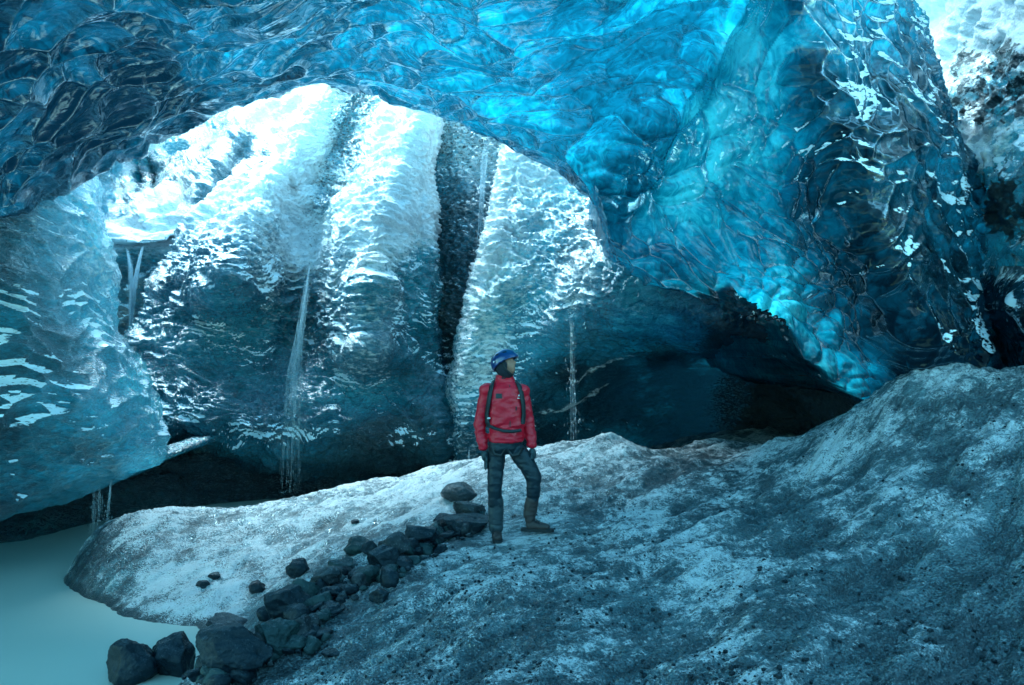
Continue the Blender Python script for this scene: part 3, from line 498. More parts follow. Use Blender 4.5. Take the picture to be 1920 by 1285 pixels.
dg = idw([(960, 1285, .42), (540, 1285, .45), (700, 1180, .48), (1000, 1150, .45), (850, 1060, .18), (950, 1020, .12), (1150, 1050, .36), (1200, 1000, .2), (1300, 1050, .2), (1340, 1100, .12), (1340, 1200, .3), (1500, 1150, .42), (1600, 1250, .45), (1600, 1050, .40), (1450, 950, .38), (1350, 900, .25), (1420, 860, .2), (1150, 840, .15), (1150, 940, .36), (1300, 870, .42), (1700, 850, .34), (1800, 750, .35), (1740, 690, .15), (1850, 1150, .48), (1800, 1000, .3), (1900, 1280, .45),
          (300, 1100, .12), (450, 1050, .22), (190, 1060, .5), (240, 1050, .46), (290, 1030, .38), (170, 1090, .5), (600, 1000, .28), (560, 970, .32), (750, 960, .22), (820, 960, .05), (700, 920, .2), (420, 1140, .1), (500, 1120, .3), (640, 1100, .7), (500, 1200, .75), (400, 1230, .7), (760, 1040, .55), (860, 990, .45)], 3.2, 14)(GP, PYg)
gl = idw([(960, 1200, .42), (1500, 1100, .44), (1850, 920, .6), (1740, 740, .66), (1660, 800, .5), (850, 1080, .55), (300, 1100, .7), (600, 1000, .6), (1300, 860, .35), (1600, 900, .48), (1600, 1250, .42), (1890, 950, .7)], 3, 20)(GP, PYg)
shore = sstep(-.80, -.92, P[..., 2]); dg = dg+.6*shore; fine_c = fbm(P*np.array([3.2, 3.2, 0]), 4, 555)
sg = sg+.40*crest+.35*fine_c-.10-.05*(GP > 1300); dg = dg-.25*crest-.30*fine_c+.07
def ground_bump(M):
    v = M.mapping((1, 1, 1), rot=(0, 0, .6)); v2 = M.mapping((1, 2.2, 1), v)
    a = M.noise(5, 6, .62, v2); b = M.noise(34, 5, .7, v2); c = M.voro(60)
    n = M.bump(a, .7, .07); n = M.bump(b, .8, .022, n); return M.bump(c, .7, .016, n)
m_ground = ice_material('gritty_glacier_ice', [(0, (.02, .045, .055)), (.4, (.055, .105, .125)), (.7, (.13, .22, .25)), (1, (.28, .50, .54))], ground_bump, .20, .0, 11, 60, (1, 1.4, 1), spec=1.6, grain=46, soft=.30, cap=.85, snowc=((.40, .46, .50), (.74, .79, .82)))
ground = link_mesh('ground', P.reshape(-1, 3), grid_faces(*P.shape[:2]), m_ground, attrs=dict(wet=1+0*gl, glow=gl, snow=sg, dirt_shade=dg))
tag(ground, kind='structure')

# ------------------------------------------------------------------ milky melt water
M = Mat('milky_meltwater')
m_water = M.done(M.princ(M.mixc(M.noise(.5, 2), (.33, .42, .38), (.40, .49, .44)), .36, .5, M.bump(M.noise(.9, 2, .4), .08, .05)))
wx, wy = np.meshgrid(np.linspace(-16, 3, 90), np.linspace(-2, 26, 90))
tag(link_mesh('water', np.stack([wx, wy, -.9+.012*vnoise(np.stack([wx, wy, wx*0], -1)*.9, 3)], -1).reshape(-1, 3), grid_faces(90, 90), m_water), kind='structure')
# ------------------------------------------------------------------ OBJECTS
import bmesh
rng = random.Random(7)
def empty(name, loc, label, cat, group=None):
    o = bpy.data.objects.new(name, None); C.objects.link(o); o.location = loc; o.empty_display_size = .2
    return tag(o, label, cat, group)
def gz(x, y):
    return float(gz_arr(np.array([x]), np.array([y]))[0])
def ray_ground(px, py):
    Ys = np.linspace(2.5, 13, 900); X = (px-960)/FPX*Ys; z = np.maximum(gz_arr(X, Ys), -.97); zr = EYE+(HOR-py)/FPX*Ys
    i = np.argmax(zr <= z)
    return (float(X[i]), float(Ys[i]), float(z[i])) if (zr <= z).any() else (float(X[-1]), 13., float(z[-1]))

# --- rocks
def rock_mesh(seed, level=4, rough=.16, cuts=13):
    r = random.Random(seed); bm = bmesh.new(); bmesh.ops.create_icosphere(bm, subdivisions=level, radius=1.0)
    V = np.array([v.co[:] for v in bm.verts]); F = np.array([[v.index for v in f.verts] for f in bm.faces]); bm.free()
    for k in range(cuts):
        n = np.array([r.gauss(0, 1), r.gauss(0, 1), r.gauss(0, .8)]); n /= np.linalg.norm(n); d = r.uniform(.50, .86)
        t = np.maximum((V*n).sum(1)-d, 0); V -= (t*.93)[:, None]*n
    q = V*1.2+r.uniform(-50, 50)
    nn = V/np.linalg.norm(V, axis=1, keepdims=True)
    V = V+nn*(rough*fbm(q, 4, seed)+.03*ridged(q*3, 3, seed+5))[:, None]
    V = V/np.abs(V).max(0)
    me = bpy.data.meshes.new('rock'); me.from_pydata(V.tolist(), [], F.tolist()); me.update()
    me.polygons.foreach_set('use_smooth', np.ones(len(me.polygons), dtype=bool)); return me
def rock_mat(name, a, b, rough, grit=.35):
    M = Mat(name); n1 = M.noise(3.5, 5, .6); n2 = M.noise(45, 5, .75)
    c = M.mixc(M.ramp(n1, .35, .65), a, b); c = M.mixc(M.ramp(n2, .56, .72, 0, grit), c, (.42, .50, .54))
    nb = M.bump(n1, .5, .04); nb = M.bump(n2, .7, .012, nb)
    nz = N(M.nt, 'ShaderNodeSeparateXYZ'); M.L(N(M.nt, 'ShaderNodeNewGeometry').outputs['Normal'], nz.inputs[0])
    top_sheen = M.math('MULTIPLY', M.ramp(M.math('ADD', nz.outputs[2], M.math('MULTIPLY', M.math('SUBTRACT', n2, .5), 1.6)), .7, 1.05), .14)
    c = M.mixc(top_sheen, c, (.16, .24, .28))       # wet sheen painted into the colour of the upper faces
    nc = M.bump(M.noise(13, 4, .65), .6, .03, nb); return M.done(M.princ(c, rough-.08, .22, nc))
m_rock = [rock_mat('wet_basalt', (.003, .009, .015), (.007, .017, .025), .26, .07), rock_mat('green_wet_stone', (.008, .026, .030), (.020, .048, .052), .24, .10), rock_mat('grey_dry_stone', (.014, .022, .028), (.04, .054, .062), .34, .25)]
# centre px, bottom py, width px, height px, depth factor, material, label
ROCKS = [
 (246, 1297, 92, 92, .8, 0, 'large rounded black boulder standing in the milky water at the lower left'),
 (325, 1284, 98, 90, .8, 0, 'black rounded boulder wedged between the waterside boulder and the widest boulder'),
 (432, 1276, 168, 92, .6, 0, 'widest flat-topped black boulder at the lower left end of the rock line'),
 (515, 1228, 78, 74, .8, 1, 'greenish faceted boulder leaning on the widest black boulder'),
 (430, 1194, 92, 30, .8, 0, 'low flat dark slab behind the widest black boulder'),
 (540, 1172, 98, 62, .7, 0, 'broad dark boulder with a wet white glint above the greenish faceted boulder'),
 (574, 1144, 62, 56, .8, 1, 'blue-green sloping boulder resting on the broad dark boulder'),
 (481, 1114, 36, 24, .8, 0, 'small dark stone lying alone on the white ice beside the boulders'),
 (561, 1082, 42, 32, .8, 0, 'round dark stone at the upper edge of the rock line'),
 (613, 1108, 68, 38, .7, 2, 'long pale-topped oval stone in the middle of the rock line'),
 (691, 1101, 56, 46, .8, 1, 'teal-faced boulder beside the dark leaning pair'),
 (716, 1076, 62, 52, .8, 0, 'leaning dark boulder with a scooped face in the middle of the pile'),
 (742, 1052, 60, 48, .8, 2, 'speckled light grey boulder on top of the pile'),
 (672, 1040, 44, 30, .9, 1, 'greenish angular stone at the left foot of the upper pile'),
 (793, 1032, 60, 48, .8, 0, 'craggy dark boulder right of the speckled grey one'),
 (797, 1035, 40, 18, .8, 1, 'smooth low half-buried stone in front of the craggy dark boulder'),
 (729, 1104, 28, 20, .8, 0, 'small squarish black stone just below the pile'),
 (715, 1131, 42, 28, .8, 0, 'egg-shaped black stone lowest on the right side of the rock line'),
 (864, 944, 70, 42, 1.0, 2, 'grey pointed boulder nearest to the hiker on the white ice'),
 (880, 976, 66, 38, .8, 2, 'rough grey boulder just left of the hiker knee height'),
 (872, 1004, 96, 34, .7, 0, 'flat dark slab below the rough grey boulder by the hiker boots'),
 (832, 992, 50, 26, .8, 0, 'dark low rock between the craggy boulder and the flat slab by the hiker'),
 (812, 1008, 30, 18, .8, 2, 'small grey stone above the smooth half-buried stone'),
 (566, 1184, 50, 20, .8, 0, 'thin dark slab right of the broad dark boulder'),
 (575, 1209, 62, 18, .8, 1, 'flat wet greenish slab at the foot of the greenish faceted boulder'),
 (666, 986, 20, 11, .9, 0, 'tiny dark stone alone high on the ice tongue'),
 (379, 1104, 26, 14, .8, 0, 'left of two small stones frozen into the ice tongue'),
 (404, 1090, 26, 14, .8, 0, 'right of two small stones frozen into the ice tongue'),
 (768, 1063, 34, 18, .9, 0, 'small rough dark stone right of the leaning dark boulder'),
 (742, 1070, 30, 16, .9, 2, 'small pale stone tucked under the leaning dark boulder'),
 (632, 1128, 54, 26, .8, 0, 'dark cracked stone below the long oval stone'),
 (622, 1156, 54, 18, .8, 0, 'low dark stone at the lower right edge of the rock line'),
 (640, 1075, 46, 26, .8, 1, 'green mottled stone behind the long oval stone'),
 (625, 1232, 50, 12, .8, 0, 'thin dark stone lying apart on the gritty ice below the rock line'),
 (690, 1040, 34, 24, .9, 0, 'dark block behind the green angular stone'),
 (500, 1165, 34, 26, .9, 0, 'small black stone squeezed left of the broad dark boulder'),
]
for i, (cx, by, wd, ht, dep, mi, lab) in enumerate(ROCKS):
    x, y, z = ray_ground(cx, min(by, 1284)-2)
    if by > 1284: y -= .15
    k = y/FPX; me = rock_mesh(100+i, 5 if wd > 60 else 4, .13 if wd > 60 else .18) if i != 18 else rock_mesh(241, 5, .07, 5); me.materials.append(m_rock[mi])
    big = 'boulder' if wd > 50 else 'rock'
    o = bpy.data.objects.new(big, me); C.objects.link(o)
    sx, sz = wd*k/2*1.12, ht*k/2*1.18
    o.scale = (sx, sx*dep, sz); o.rotation_euler = (rng.uniform(-.12, .12), rng.uniform(-.18, .18), rng.uniform(-.3, .3))
    yc = y+sx*dep*.55; o.location = ((cx-960)/FPX*yc, yc, z+sz*(.82 if i != 18 else .45)-.02)
    tag(o, lab, 'boulder' if big == 'boulder' else 'stone', 'boulders and stones in the rock line')
small = [rock_mesh(500+i, 3, .22, 7) for i in range(7)]
for i, me in enumerate(small): me.materials.append(m_rock[(0, 0, 1, 0, 2, 0, 1)[i]])
band = [(300, 1270, 30), (400, 1262, 40), (500, 1235, 34), (560, 1185, 34), (600, 1150, 34), (640, 1110, 34), (680, 1090, 34), (720, 1062, 34), (760, 1050, 30), (810, 1020, 28), (850, 1000, 22), (890, 985, 20)]
bx = [b[0] for b in band]; byy = [b[1] for b in band]; bw = [b[2] for b in band]
protos = []
for i in range(270):
    t = rng.uniform(560, 900) if i % 3 else rng.uniform(300, 640)
    cx = t; py = np.interp(t, bx, byy)+rng.gauss(0, .55)*np.interp(t, bx, bw)
    if py > 1283: continue
    x, y, z = ray_ground(cx, py); s = (.026+.075*rng.random()**2)*(1.25 if t < 560 else 1)
    o = bpy.data.objects.new('stone', small[i % 7]); C.objects.link(o)
    o.scale = (s*rng.uniform(.9, 1.5), s*rng.uniform(.8, 1.2), s*rng.uniform(.5, .95)); o.rotation_euler = (rng.uniform(-.4, .4), rng.uniform(-.4, .4), rng.uniform(0, 6.28))
    o.location = (x, y, z+o.scale[2]*.5)
    tag(o, 'small wet stone filling the gaps between the boulders of the rock line', 'stone', 'small stones between the boulders')

# --- loose grit on the ice: too many to count
gr = np.random.default_rng(11); ng = 6500
gp_x = np.concatenate([gr.uniform(500, 1400, ng//2), gr.uniform(560, 1920, ng//2)]); gYd = 2.9*np.exp(gr.uniform(0, 1, ng)**1.1*math.log(7.2/2.9))
gX_ = (gp_x-960)/FPX*gYd; dens = fbm(np.stack([gX_*1.1, gYd*1.1, gX_*0], -1), 3, 77)
kp = (dens > -.05+gr.uniform(-.25, .35, ng)) & ((gX_-.0)**2+(gYd-6.5)**2 > .1)
gX_, gYd = gX_[kp], gYd[kp]; gZ = gz_arr(gX_, gYd); ok = gZ > -.8; gX_, gYd, gZ = gX_[ok], gYd[ok], gZ[ok]; n_ = len(gX_)
base_v = []; bm = bmesh.new(); bmesh.ops.create_icosphere(bm, subdivisions=1, radius=1.0); bv = np.array([v.co[:] for v in bm.verts]); bf = np.array([[v.index for v in f.verts] for f in bm.faces]); bm.free()
r_ = (.0035+.012*gr.random(n_)**3.5)
V = bv[None]*(r_[:, None, None]*gr.uniform(.6, 1.3, (n_, 1, 3)))*gr.uniform(.75, 1.2, (n_, 12, 1))+np.stack([gX_, gYd, gZ+r_*.25], -1)[:, None]
F = (bf[None]+(np.arange(n_)*12)[:, None, None]).reshape(-1, 3)
tag(link_mesh('gravel', V.reshape(-1, 3), F, m_rock[0], smooth=False), 'fine black gravel scattered over the gritty ice in the foreground', 'gravel', kind='stuff')

# --- waterfalls
M = Mat('falling_water')
wv = M.mapping((30, 30, 1.2)); wn = M.ramp(M.noise(1.0, 4, .6, wv), .35, .65)
wbody = M.mixs(.5, M.bsdf('ShaderNodeBsdfDiffuse', (.62, .85, .95)), M.bsdf('ShaderNodeBsdfTranslucent', (.62, .85, .95)))
wbody = M.mixs(.25, wbody, M.bsdf('ShaderNodeBsdfGlossy', (.9, .97, 1), None, .15))
m_fall = M.done(M.mixs(M.math('MULTIPLY', wn, .34), M.bsdf('ShaderNodeBsdfTransparent', (1, 1, 1)), wbody))
def waterfall(paths, label, n, rad, drops=0, name='waterfall', seed=1):
    """paths: list of (px, py, Y, half-width px); strands of falling water along it, one mesh"""
    r = random.Random(seed); V = []; F = []
    for path in paths:
        a = np.array(path, float)
        for s in range(n):
            off = r.gauss(0, .45); off = max(-1, min(1, off)); dy = r.uniform(-.08, .08); t0 = r.uniform(0, .25) if s > 1 else 0; t1 = r.uniform(.55, 1) if s > 1 else 1
            tt = np.linspace(t0, t1, 15); q = np.linspace(0, 1, len(a)); b = len(V)
            rr = rad*r.uniform(.5, 1.3)
            for j, t in enumerate(tt):
                px, py, Yd, hw = [np.interp(t, q, a[:, c]) for c in range(4)]
                p = at(px+off*hw+math.sin(t*9+s)*.4, py, Yd+dy); k = rr*math.sin(math.pi*min(max((j+.4)/15.2, 0), 1))**.4
                for c in range(5):
                    an = c*2*math.pi/5; V.append((p.x+k*math.cos(an), p.y+k*math.sin(an), p.z))
                if j:
                    for c in range(5): F.append((b+(j-1)*5+c, b+(j-1)*5+(c+1) % 5, b+j*5+(c+1) % 5, b+j*5+c))
        for s in range(drops):
            t = r.random()**.6; px, py, Yd, hw = [np.interp(t, np.linspace(0, 1, len(a)), a[:, c]) for c in range(4)]
            p = at(px+r.gauss(0, .9)*(hw*1.2+1), py, Yd+r.uniform(-.2, .2)); k = r.uniform(.003, .009); h = k*r.uniform(1.5, 5); b = len(V)
            V += [(p.x+k, p.y, p.z), (p.x, p.y+k, p.z), (p.x-k, p.y, p.z), (p.x, p.y-k, p.z), (p.x, p.y, p.z+h), (p.x, p.y, p.z-h)]
            for c in range(4): F += [(b+c, b+(c+1) % 4, b+4), (b+(c+1) % 4, b+c, b+5)]
    o = link_mesh(name, V, F, m_fall); tag(o, label, 'waterfall', 'thin waterfalls in the ice cave'); return o
waterfall([[(238, 462, 16.2, 3), (244, 500, 15.9, 4), (247, 545, 15.7, 5), (244, 610, 15.6, 3), (243, 655, 15.5, 2)], [(267, 462, 16.2, 3), (258, 500, 15.9, 4), (250, 545, 15.7, 5), (246, 610, 15.6, 3)]],
          'forked waterfall pouring from the snowy ledge down the left chute', 44, .016, 60, seed=2)
waterfall([[(580, 498, 14.0, 3), (572, 560, 13.7, 6), (560, 640, 13.4, 8), (552, 700, 13.2, 14), (546, 800, 13.0, 16), (542, 925, 12.9, 20)]], 'tall thin waterfall breaking into spray down the dark middle of the glacier wall', 50, .008, 900, seed=3)
waterfall([[(209, 897, 9.4, 2), (204, 940, 9.4, 3), (200, 1000, 9.4, 3)], [(185, 905, 9.5, 8), (180, 1000, 9.5, 12)]], 'short waterfall dripping off the lower lip of the overhanging ice block', 16, .0035, 60, seed=4)
waterfall([[(1071, 588, 11.8, 3), (1073, 700, 11.8, 5), (1074, 842, 11.8, 7)]], 'thin fall of water dropping past the white veins behind the hiker', 9, .0022, 160, seed=5)
waterfall([[(880, 836, 12.6, 1), (880, 890, 12.6, 1.5)]], 'tiny trickle at the foot of the ice fin left of the hiker', 4, .010, 5, seed=6)
waterfall([[(915, 255, 17.4, 3), (908, 300, 17.2, 7), (905, 350, 16.8, 5), (902, 430, 16.3, 6), (898, 480, 16.0, 5)]], 'broken waterfall high in the grey gully beside the bright ice fin', 22, .013, 120, seed=7)

# --- the hiker
PX0 = 950.0; k_ = 6.5/FPX
def pp(px, py, y=0.0): return np.array([(px-PX0)*k_, y, (1010-py)*k_])
def tmp_obj(V, F=None, E=None):
    me = bpy.data.meshes.new('tmp'); me.from_pydata([tuple(map(float, v)) for v in V], E or [], F or []); me.update()
    o = bpy.data.objects.new('tmp', me); C.objects.link(o); return o
def baked(o):
    dg = bpy.context.evaluated_depsgraph_get(); ev = o.evaluated_get(dg); me = ev.to_mesh()
    V = np.array([v.co[:] for v in me.vertices]); F = [tuple(p.vertices) for p in me.polygons]; ev.to_mesh_clear()
    m = o.data; bpy.data.objects.remove(o); bpy.data.meshes.remove(m); return V, F
def chain(nodes, edges=None, sub=2):
    """nodes (xyz, r or (rx, ry)); a skinned limb"""
    V = [n[0] for n in nodes]; E = edges or [(i, i+1) for i in range(len(V)-1)]
    o = tmp_obj(V, None, E); o.modifiers.new('s', 'SKIN')
    for i, n in enumerate(nodes):
        sv = o.data.skin_vertices[0].data[i]; sv.radius = n[1] if hasattr(n[1], '__len__') else (n[1], n[1]); sv.use_root = i == 0
    m = o.modifiers.new('b', 'SUBSURF'); m.levels = sub
    return baked(o)
def loft(secs, n=28, caps=True):
    """secs: (cx, cy, z, rx, ry) ellipses"""
    V = []; F = []
    for cx, cy, z, rx, ry in secs:
        for i in range(n):
            a = 2*math.pi*i/n; c, s = math.cos(a), math.sin(a)
            V.append((cx+rx*np.sign(c)*abs(c)**.85, cy+ry*np.sign(s)*abs(s)**.85, z))
    for j in range(len(secs)-1):
        for i in range(n): F.append((j*n+i, j*n+(i+1) % n, (j+1)*n+(i+1) % n, (j+1)*n+i))
    if caps: F.append(tuple(range(n))); F.append(tuple((len(secs)-1)*n+i for i in range(n)))
    return np.array(V), F
def join(parts):
    V = []; F = []
    for v, f in parts: b = len(V); V += [tuple(x) for x in v]; F += [tuple(b+i for i in ff) for ff in f]
    return np.array(V), F
def remesh(parts, vox, smooth=4, wr=None):
    V, F = join(parts); o = tmp_obj(V, F); m = o.modifiers.new('r', 'REMESH'); m.mode = 'VOXEL'; m.voxel_size = vox
    if smooth: s = o.modifiers.new('s', 'SMOOTH'); s.factor = .5; s.iterations = smooth
    V, F = baked(o)
    if wr is not None:
        me = bpy.data.meshes.new('t'); me.from_pydata(V.tolist(), [], F); me.update(); n = np.array([v.normal[:] for v in me.vertices]); bpy.data.meshes.remove(me)
        V = V+n*wr(V)[:, None]
    return V, F
def ellipsoid(c, r, R=None, lvl=3):
    bm = bmesh.new(); bmesh.ops.create_icosphere(bm, subdivisions=lvl, radius=1.0)
    V = np.array([v.co[:] for v in bm.verts])*np.array(r); F = [tuple(v.index for v in f.verts) for f in bm.faces]; bm.free()
    if R is not None: V = V@np.array(R).T
    return V+np.array(c), F
def ribbon(pts, wdt, thick, nrm_fn):
    """a strap with thickness following pts; nrm_fn gives its outward direction"""
    V = []; F = []; n = len(pts)
    for i, p in enumerate(pts):
        p = np.array(p); t = np.array(pts[min(i+1, n-1)])-np.array(pts[max(i-1, 0)]); t = t/np.linalg.norm(t); o = nrm_fn(p); s = np.cross(t, o); s /= np.linalg.norm(s)
        for a, b in ((-1, 0), (1, 0), (1, 1), (-1, 1)): V.append(p+s*a*wdt/2+o*b*thick)
    for i in range(n-1):
        for c in range(4): F.append((i*4+c, i*4+(c+1) % 4, (i+1)*4+(c+1) % 4, (i+1)*4+c))
    F += [(0, 1, 2, 3), tuple(4*(n-1)+c for c in (3, 2, 1, 0))]
    return np.array(V), F
def cloth(name, a, b, rough, sc=9, bs=.5, spec=.4):
    M = Mat(name); n = M.noise(sc, 4, .6); w_ = M.noise(260, 2, .5)
    nb = M.bump(n, bs, .02); nb = M.bump(w_, .25, .002, nb)
    return M.done(M.princ(M.mixc(n, a, b), rough, spec, nb))
m_red = cloth('red_shell_fabric', (.44, .004, .018), (.60, .008, .030), .42, 8, .5)
m_trs = cloth('dark_trouser_fabric', (.004, .011, .018), (.009, .020, .030), .5)
m_blk = cloth('black_webbing', (.010, .014, .018), (.020, .026, .030), .55)
m_glv = cloth('dark_glove_fabric', (.012, .03, .04), (.022, .045, .055), .5)
m_boot = cloth('brown_boot_leather', (.028, .020, .020), (.055, .040, .038), .55, 20)
m_sole = cloth('black_rubber', (.01, .012, .014), (.018, .02, .022), .7, 30)
m_gait = cloth('grey_gaiter', (.018, .032, .040), (.035, .052, .062), .5, 14)
m_hood = cloth('black_fleece', (.008, .012, .020), (.016, .022, .034), .85, 40)
M = Mat('skin'); m_skin = M.done(M.princ(M.mixc(M.noise(14, 3), (.24, .115, .085), (.33, .165, .12)), .5, .4, M.bump(M.noise(60, 3), .15, .004)))
M = Mat('blue_helmet_shell'); m_helm = M.done(M.princ((.004, .030, .14), .28, .5, None, coat=.5))
M = Mat('dark_vent'); m_dark = M.done(M.princ((.008, .012, .02), .6, .3))
M = Mat('white_print'); m_white = M.done(M.princ((.75, .8, .82), .5, .4))
M = Mat('grey_metal'); m_metal = M.done(M.princ((.55, .58, .6), .3, .5, None, metallic=1.0))

x0 = (PX0-960)*k_; zb = EYE+(HOR-1010)*k_
hiker = empty('person', (x0, 6.5, zb), 'person in red jacket and blue helmet looking up, hands at their sides', 'person')
# head frame: looks to the right, a little towards the camera, and up
fwd = np.array([.80, -.42, .34]); fwd /= np.linalg.norm(fwd); up = np.array([-.30, .10, .95]); up -= fwd*(up@fwd); up /= np.linalg.norm(up); lft = np.cross(up, fwd)
HR = np.stack([fwd, lft, up], 1); HC = pp(947.5, 685, -.02)
def head_shape():
    V, F = ellipsoid((0, 0, 0), (1, 1, 1), None, 5); x, y, z = V.T
    X = x*.094; Yv = y*.074; Zv = z*.116
    f = np.clip(x, 0, 1); low = np.clip(-z, 0, 1)
    Yv *= 1-.30*low**1.5; X = np.where(x < 0, X*(1-.35*low), X*(1+.05*low)); 
    g = lambda yc, zc, sy, sz: np.exp(-((Yv-yc)/sy)**2-((Zv-zc)/sz)**2)*(x > 0)
    X = X+.026*g(0, -.020, .011, .016)+.014*g(0, .0, .008, .02)                    # nose
    X = X+.008*g(0, .028, .045, .010)                                              # brow
    X = X-.012*g(.030, .008, .014, .011)-.012*g(-.030, .008, .014, .011)           # eye sockets
    X = X+.005*g(.030, .006, .009, .006)+.005*g(-.030, .006, .009, .006)           # eyelids over the eyes
    X = X+.007*g(0, -.052, .022, .0045)+.007*g(0, -.063, .020, .0045)-.003*g(0, -.0575, .022, .002)   # lips
    X = X+.012*g(0, -.088, .022, .016)                                             # chin
    ear = np.exp(-((X+.005)/.016)**2-((Zv+.005)/.026)**2); Yv = Yv+np.sign(y)*.012*ear
    return np.stack([X, Yv, Zv], 1)@HR.T+HC, F
def arm(sh, el, wr_, r0, r1, r2): return chain([(sh, r0), ((sh+el)/2, (r0+r1)/2*1.02), (el, r1), ((el+wr_)/2, (r1+r2)/2), (wr_, r2)])
LS, LE, LW = pp(912, 732, .02), pp(899, 798, .05), pp(908, 846, -.01)
RS, RE, RW = pp(980, 734, .02), pp(992, 796, .05), pp(998, 842, .0)
neck = chain([(pp(946, 722, .02), .060), (pp(946, 708, .01), .056), (pp(947, 695, .005), .055)])
bodyp = [head_shape(), neck, loft([(x, .03, z, rx, ry) for x, z, rx, ry in [((946-950)*k_, 1.535, .07, .06), ((946-950)*k_, 1.50, .15, .08), ((947-950)*k_, 1.40, .17, .10), ((948-950)*k_, 1.2, .15, .09), ((948-950)*k_, 1.0, .15, .09), ((946-950)*k_, .90, .16, .10)]]),
         arm(LS, LE, LW, .05, .04, .03), arm(RS, RE, RW, .05, .04, .03),
         chain([(pp(930, 838, .03), .085), (pp(929, 870), .075), (pp(928, 908, -.03), .05), (pp(929, 955, .01), .048), (pp(930, 1000, .02), .035)]),
         chain([(pp(962, 838, .03), .085), (pp(985, 868, -.02), .075), (pp(1002, 897, -.05), .052), (pp(1000, 930, -.02), .048), (pp(990, 975, 0), .034)])]
Vb, Fb = remesh(bodyp, .0065, 2)
link_mesh('body', Vb, Fb, m_skin, hiker)
# jacket
def wrj(V):
    q = V*np.array([9, 9, 14.]); return .009*fbm(q, 3, 301)+.006*(1-np.abs(vnoise(V*np.array([7, 7, 22.]), 305))*3)*sstep(1.3, 1.0, V[:, 2])
def S_(px, py, rx, ry, cy=.03): return ((px-950)*k_, cy, (1010-py)*k_, rx*k_, ry)
torso = loft([S_(949, 829, 31.5, .128), S_(949, 822, 33, .134), S_(949, 812, 33, .134), S_(949, 806, 31.5, .128), S_(949, 798, 33.5, .138), S_(949, 780, 35, .142), S_(948, 760, 35.5, .142), S_(947, 742, 36.5, .135), S_(947, 730, 36, .120), S_(946, 722, 30, .100), S_(946, 716, 21, .082), S_(946, 709, 16.5, .074, .02), S_(946, 703, 15.5, .070, .01)])
jk = remesh([torso, arm(LS, LE, LW, .072, .064, .048), arm(RS, RE, RW, .070, .061, .047), ellipsoid(LS+np.array([.012, 0, .0]), (.085, .085, .075)), ellipsoid(RS+np.array([-.012, 0, 0]), (.082, .085, .075)),
             chain([(pp(933, 708, .05), .028), (pp(932, 717, .10), .035), (pp(946, 717, .135), .04), (pp(960, 717, .10), .034), (pp(962, 710, .05), .026)])], .009, 4, wrj)
jacket = link_mesh('jacket', jk[0], jk[1], m_red, hiker); jacket['label'] = 'red hooded shell jacket with a creased waist'
# chest prints
def front(px, py, lift=.004):
    """point on the jacket's camera side"""
    p = pp(px, py); V = jk[0]; m = (np.abs(V[:, 0]-p[0]) < .014) & (np.abs(V[:, 2]-p[2]) < .014); y = V[m][:, 1].min() if m.any() else -.1
    return np.array([p[0], y-lift, p[2]])
def decal(name, pts, mat, parent, th=.003):
    P3 = [front(*q) for q in pts]; n = len(P3); V = P3+[p+np.array([0, th+.01, 0]) for p in P3]
    F = [tuple(range(n)), tuple(range(2*n-1, n-1, -1))]+[(i, (i+1) % n, n+(i+1) % n, n+i) for i in range(n)]
    return link_mesh(name, V, F, mat, parent, smooth=False)
decal('chest_patch', [(930, 738), (941, 738), (942, 747), (930, 747)], m_blk, jacket)
decal('logo_print', [(971, 743), (974, 737), (977, 743)], m_white, jacket)
decal('logo_print', [(970, 746), (978, 746), (978, 747.5), (970, 747.5)], m_white, jacket)
decal('zip_pull', [(967, 762), (969, 762), (969, 769), (967, 769)], m_blk, jacket)
decal('zip', [(955, 722), (956.2, 722), (957.2, 800), (956, 800)], m_blk, jacket)
# trousers
def wrt(V): return .008*fbm(V*np.array([9, 9, 16.]), 3, 311)+.005*ridged(V*np.array([5, 5, 14.]), 2, 315)*.5
tr = remesh([loft([S_(948, 812, 29, .118), S_(948, 828, 31, .124), S_(946, 842, 31.5, .122), S_(946, 852, 27, .105)]),
             chain([(pp(932, 835, .03), .100), (pp(930, 868, .0), .092), (pp(928, 905, -.03), .076), (pp(929, 940, .0), .072), (pp(930, 975, .015), .070), (pp(930, 1000, .02), .066)]),
             chain([(pp(962, 835, .03), .100), (pp(983, 864, -.02), .094), (pp(1001, 893, -.05), .082), (pp(1001, 915, -.04), .070), (pp(998, 945, -.01), .062)])], .009, 4, wrt)
link_mesh('trousers', tr[0], tr[1], m_trs, hiker)
# harness loops and a hanging carabiner on the thighs
g1 = ribbon([pp(920, 838, -.10), pp(928, 850, -.12), pp(940, 852, -.12), pp(948, 842, -.115)], .028, .008, lambda p: np.array([0, -1, 0.]))
link_mesh('harness_strap', g1[0], g1[1], m_blk, hiker)
g1 = ribbon([pp(951, 842, -.115), pp(960, 852, -.13), pp(972, 850, -.13), pp(980, 838, -.10)], .028, .008, lambda p: np.array([0, -1, 0.]))
link_mesh('harness_strap', g1[0], g1[1], m_blk, hiker)
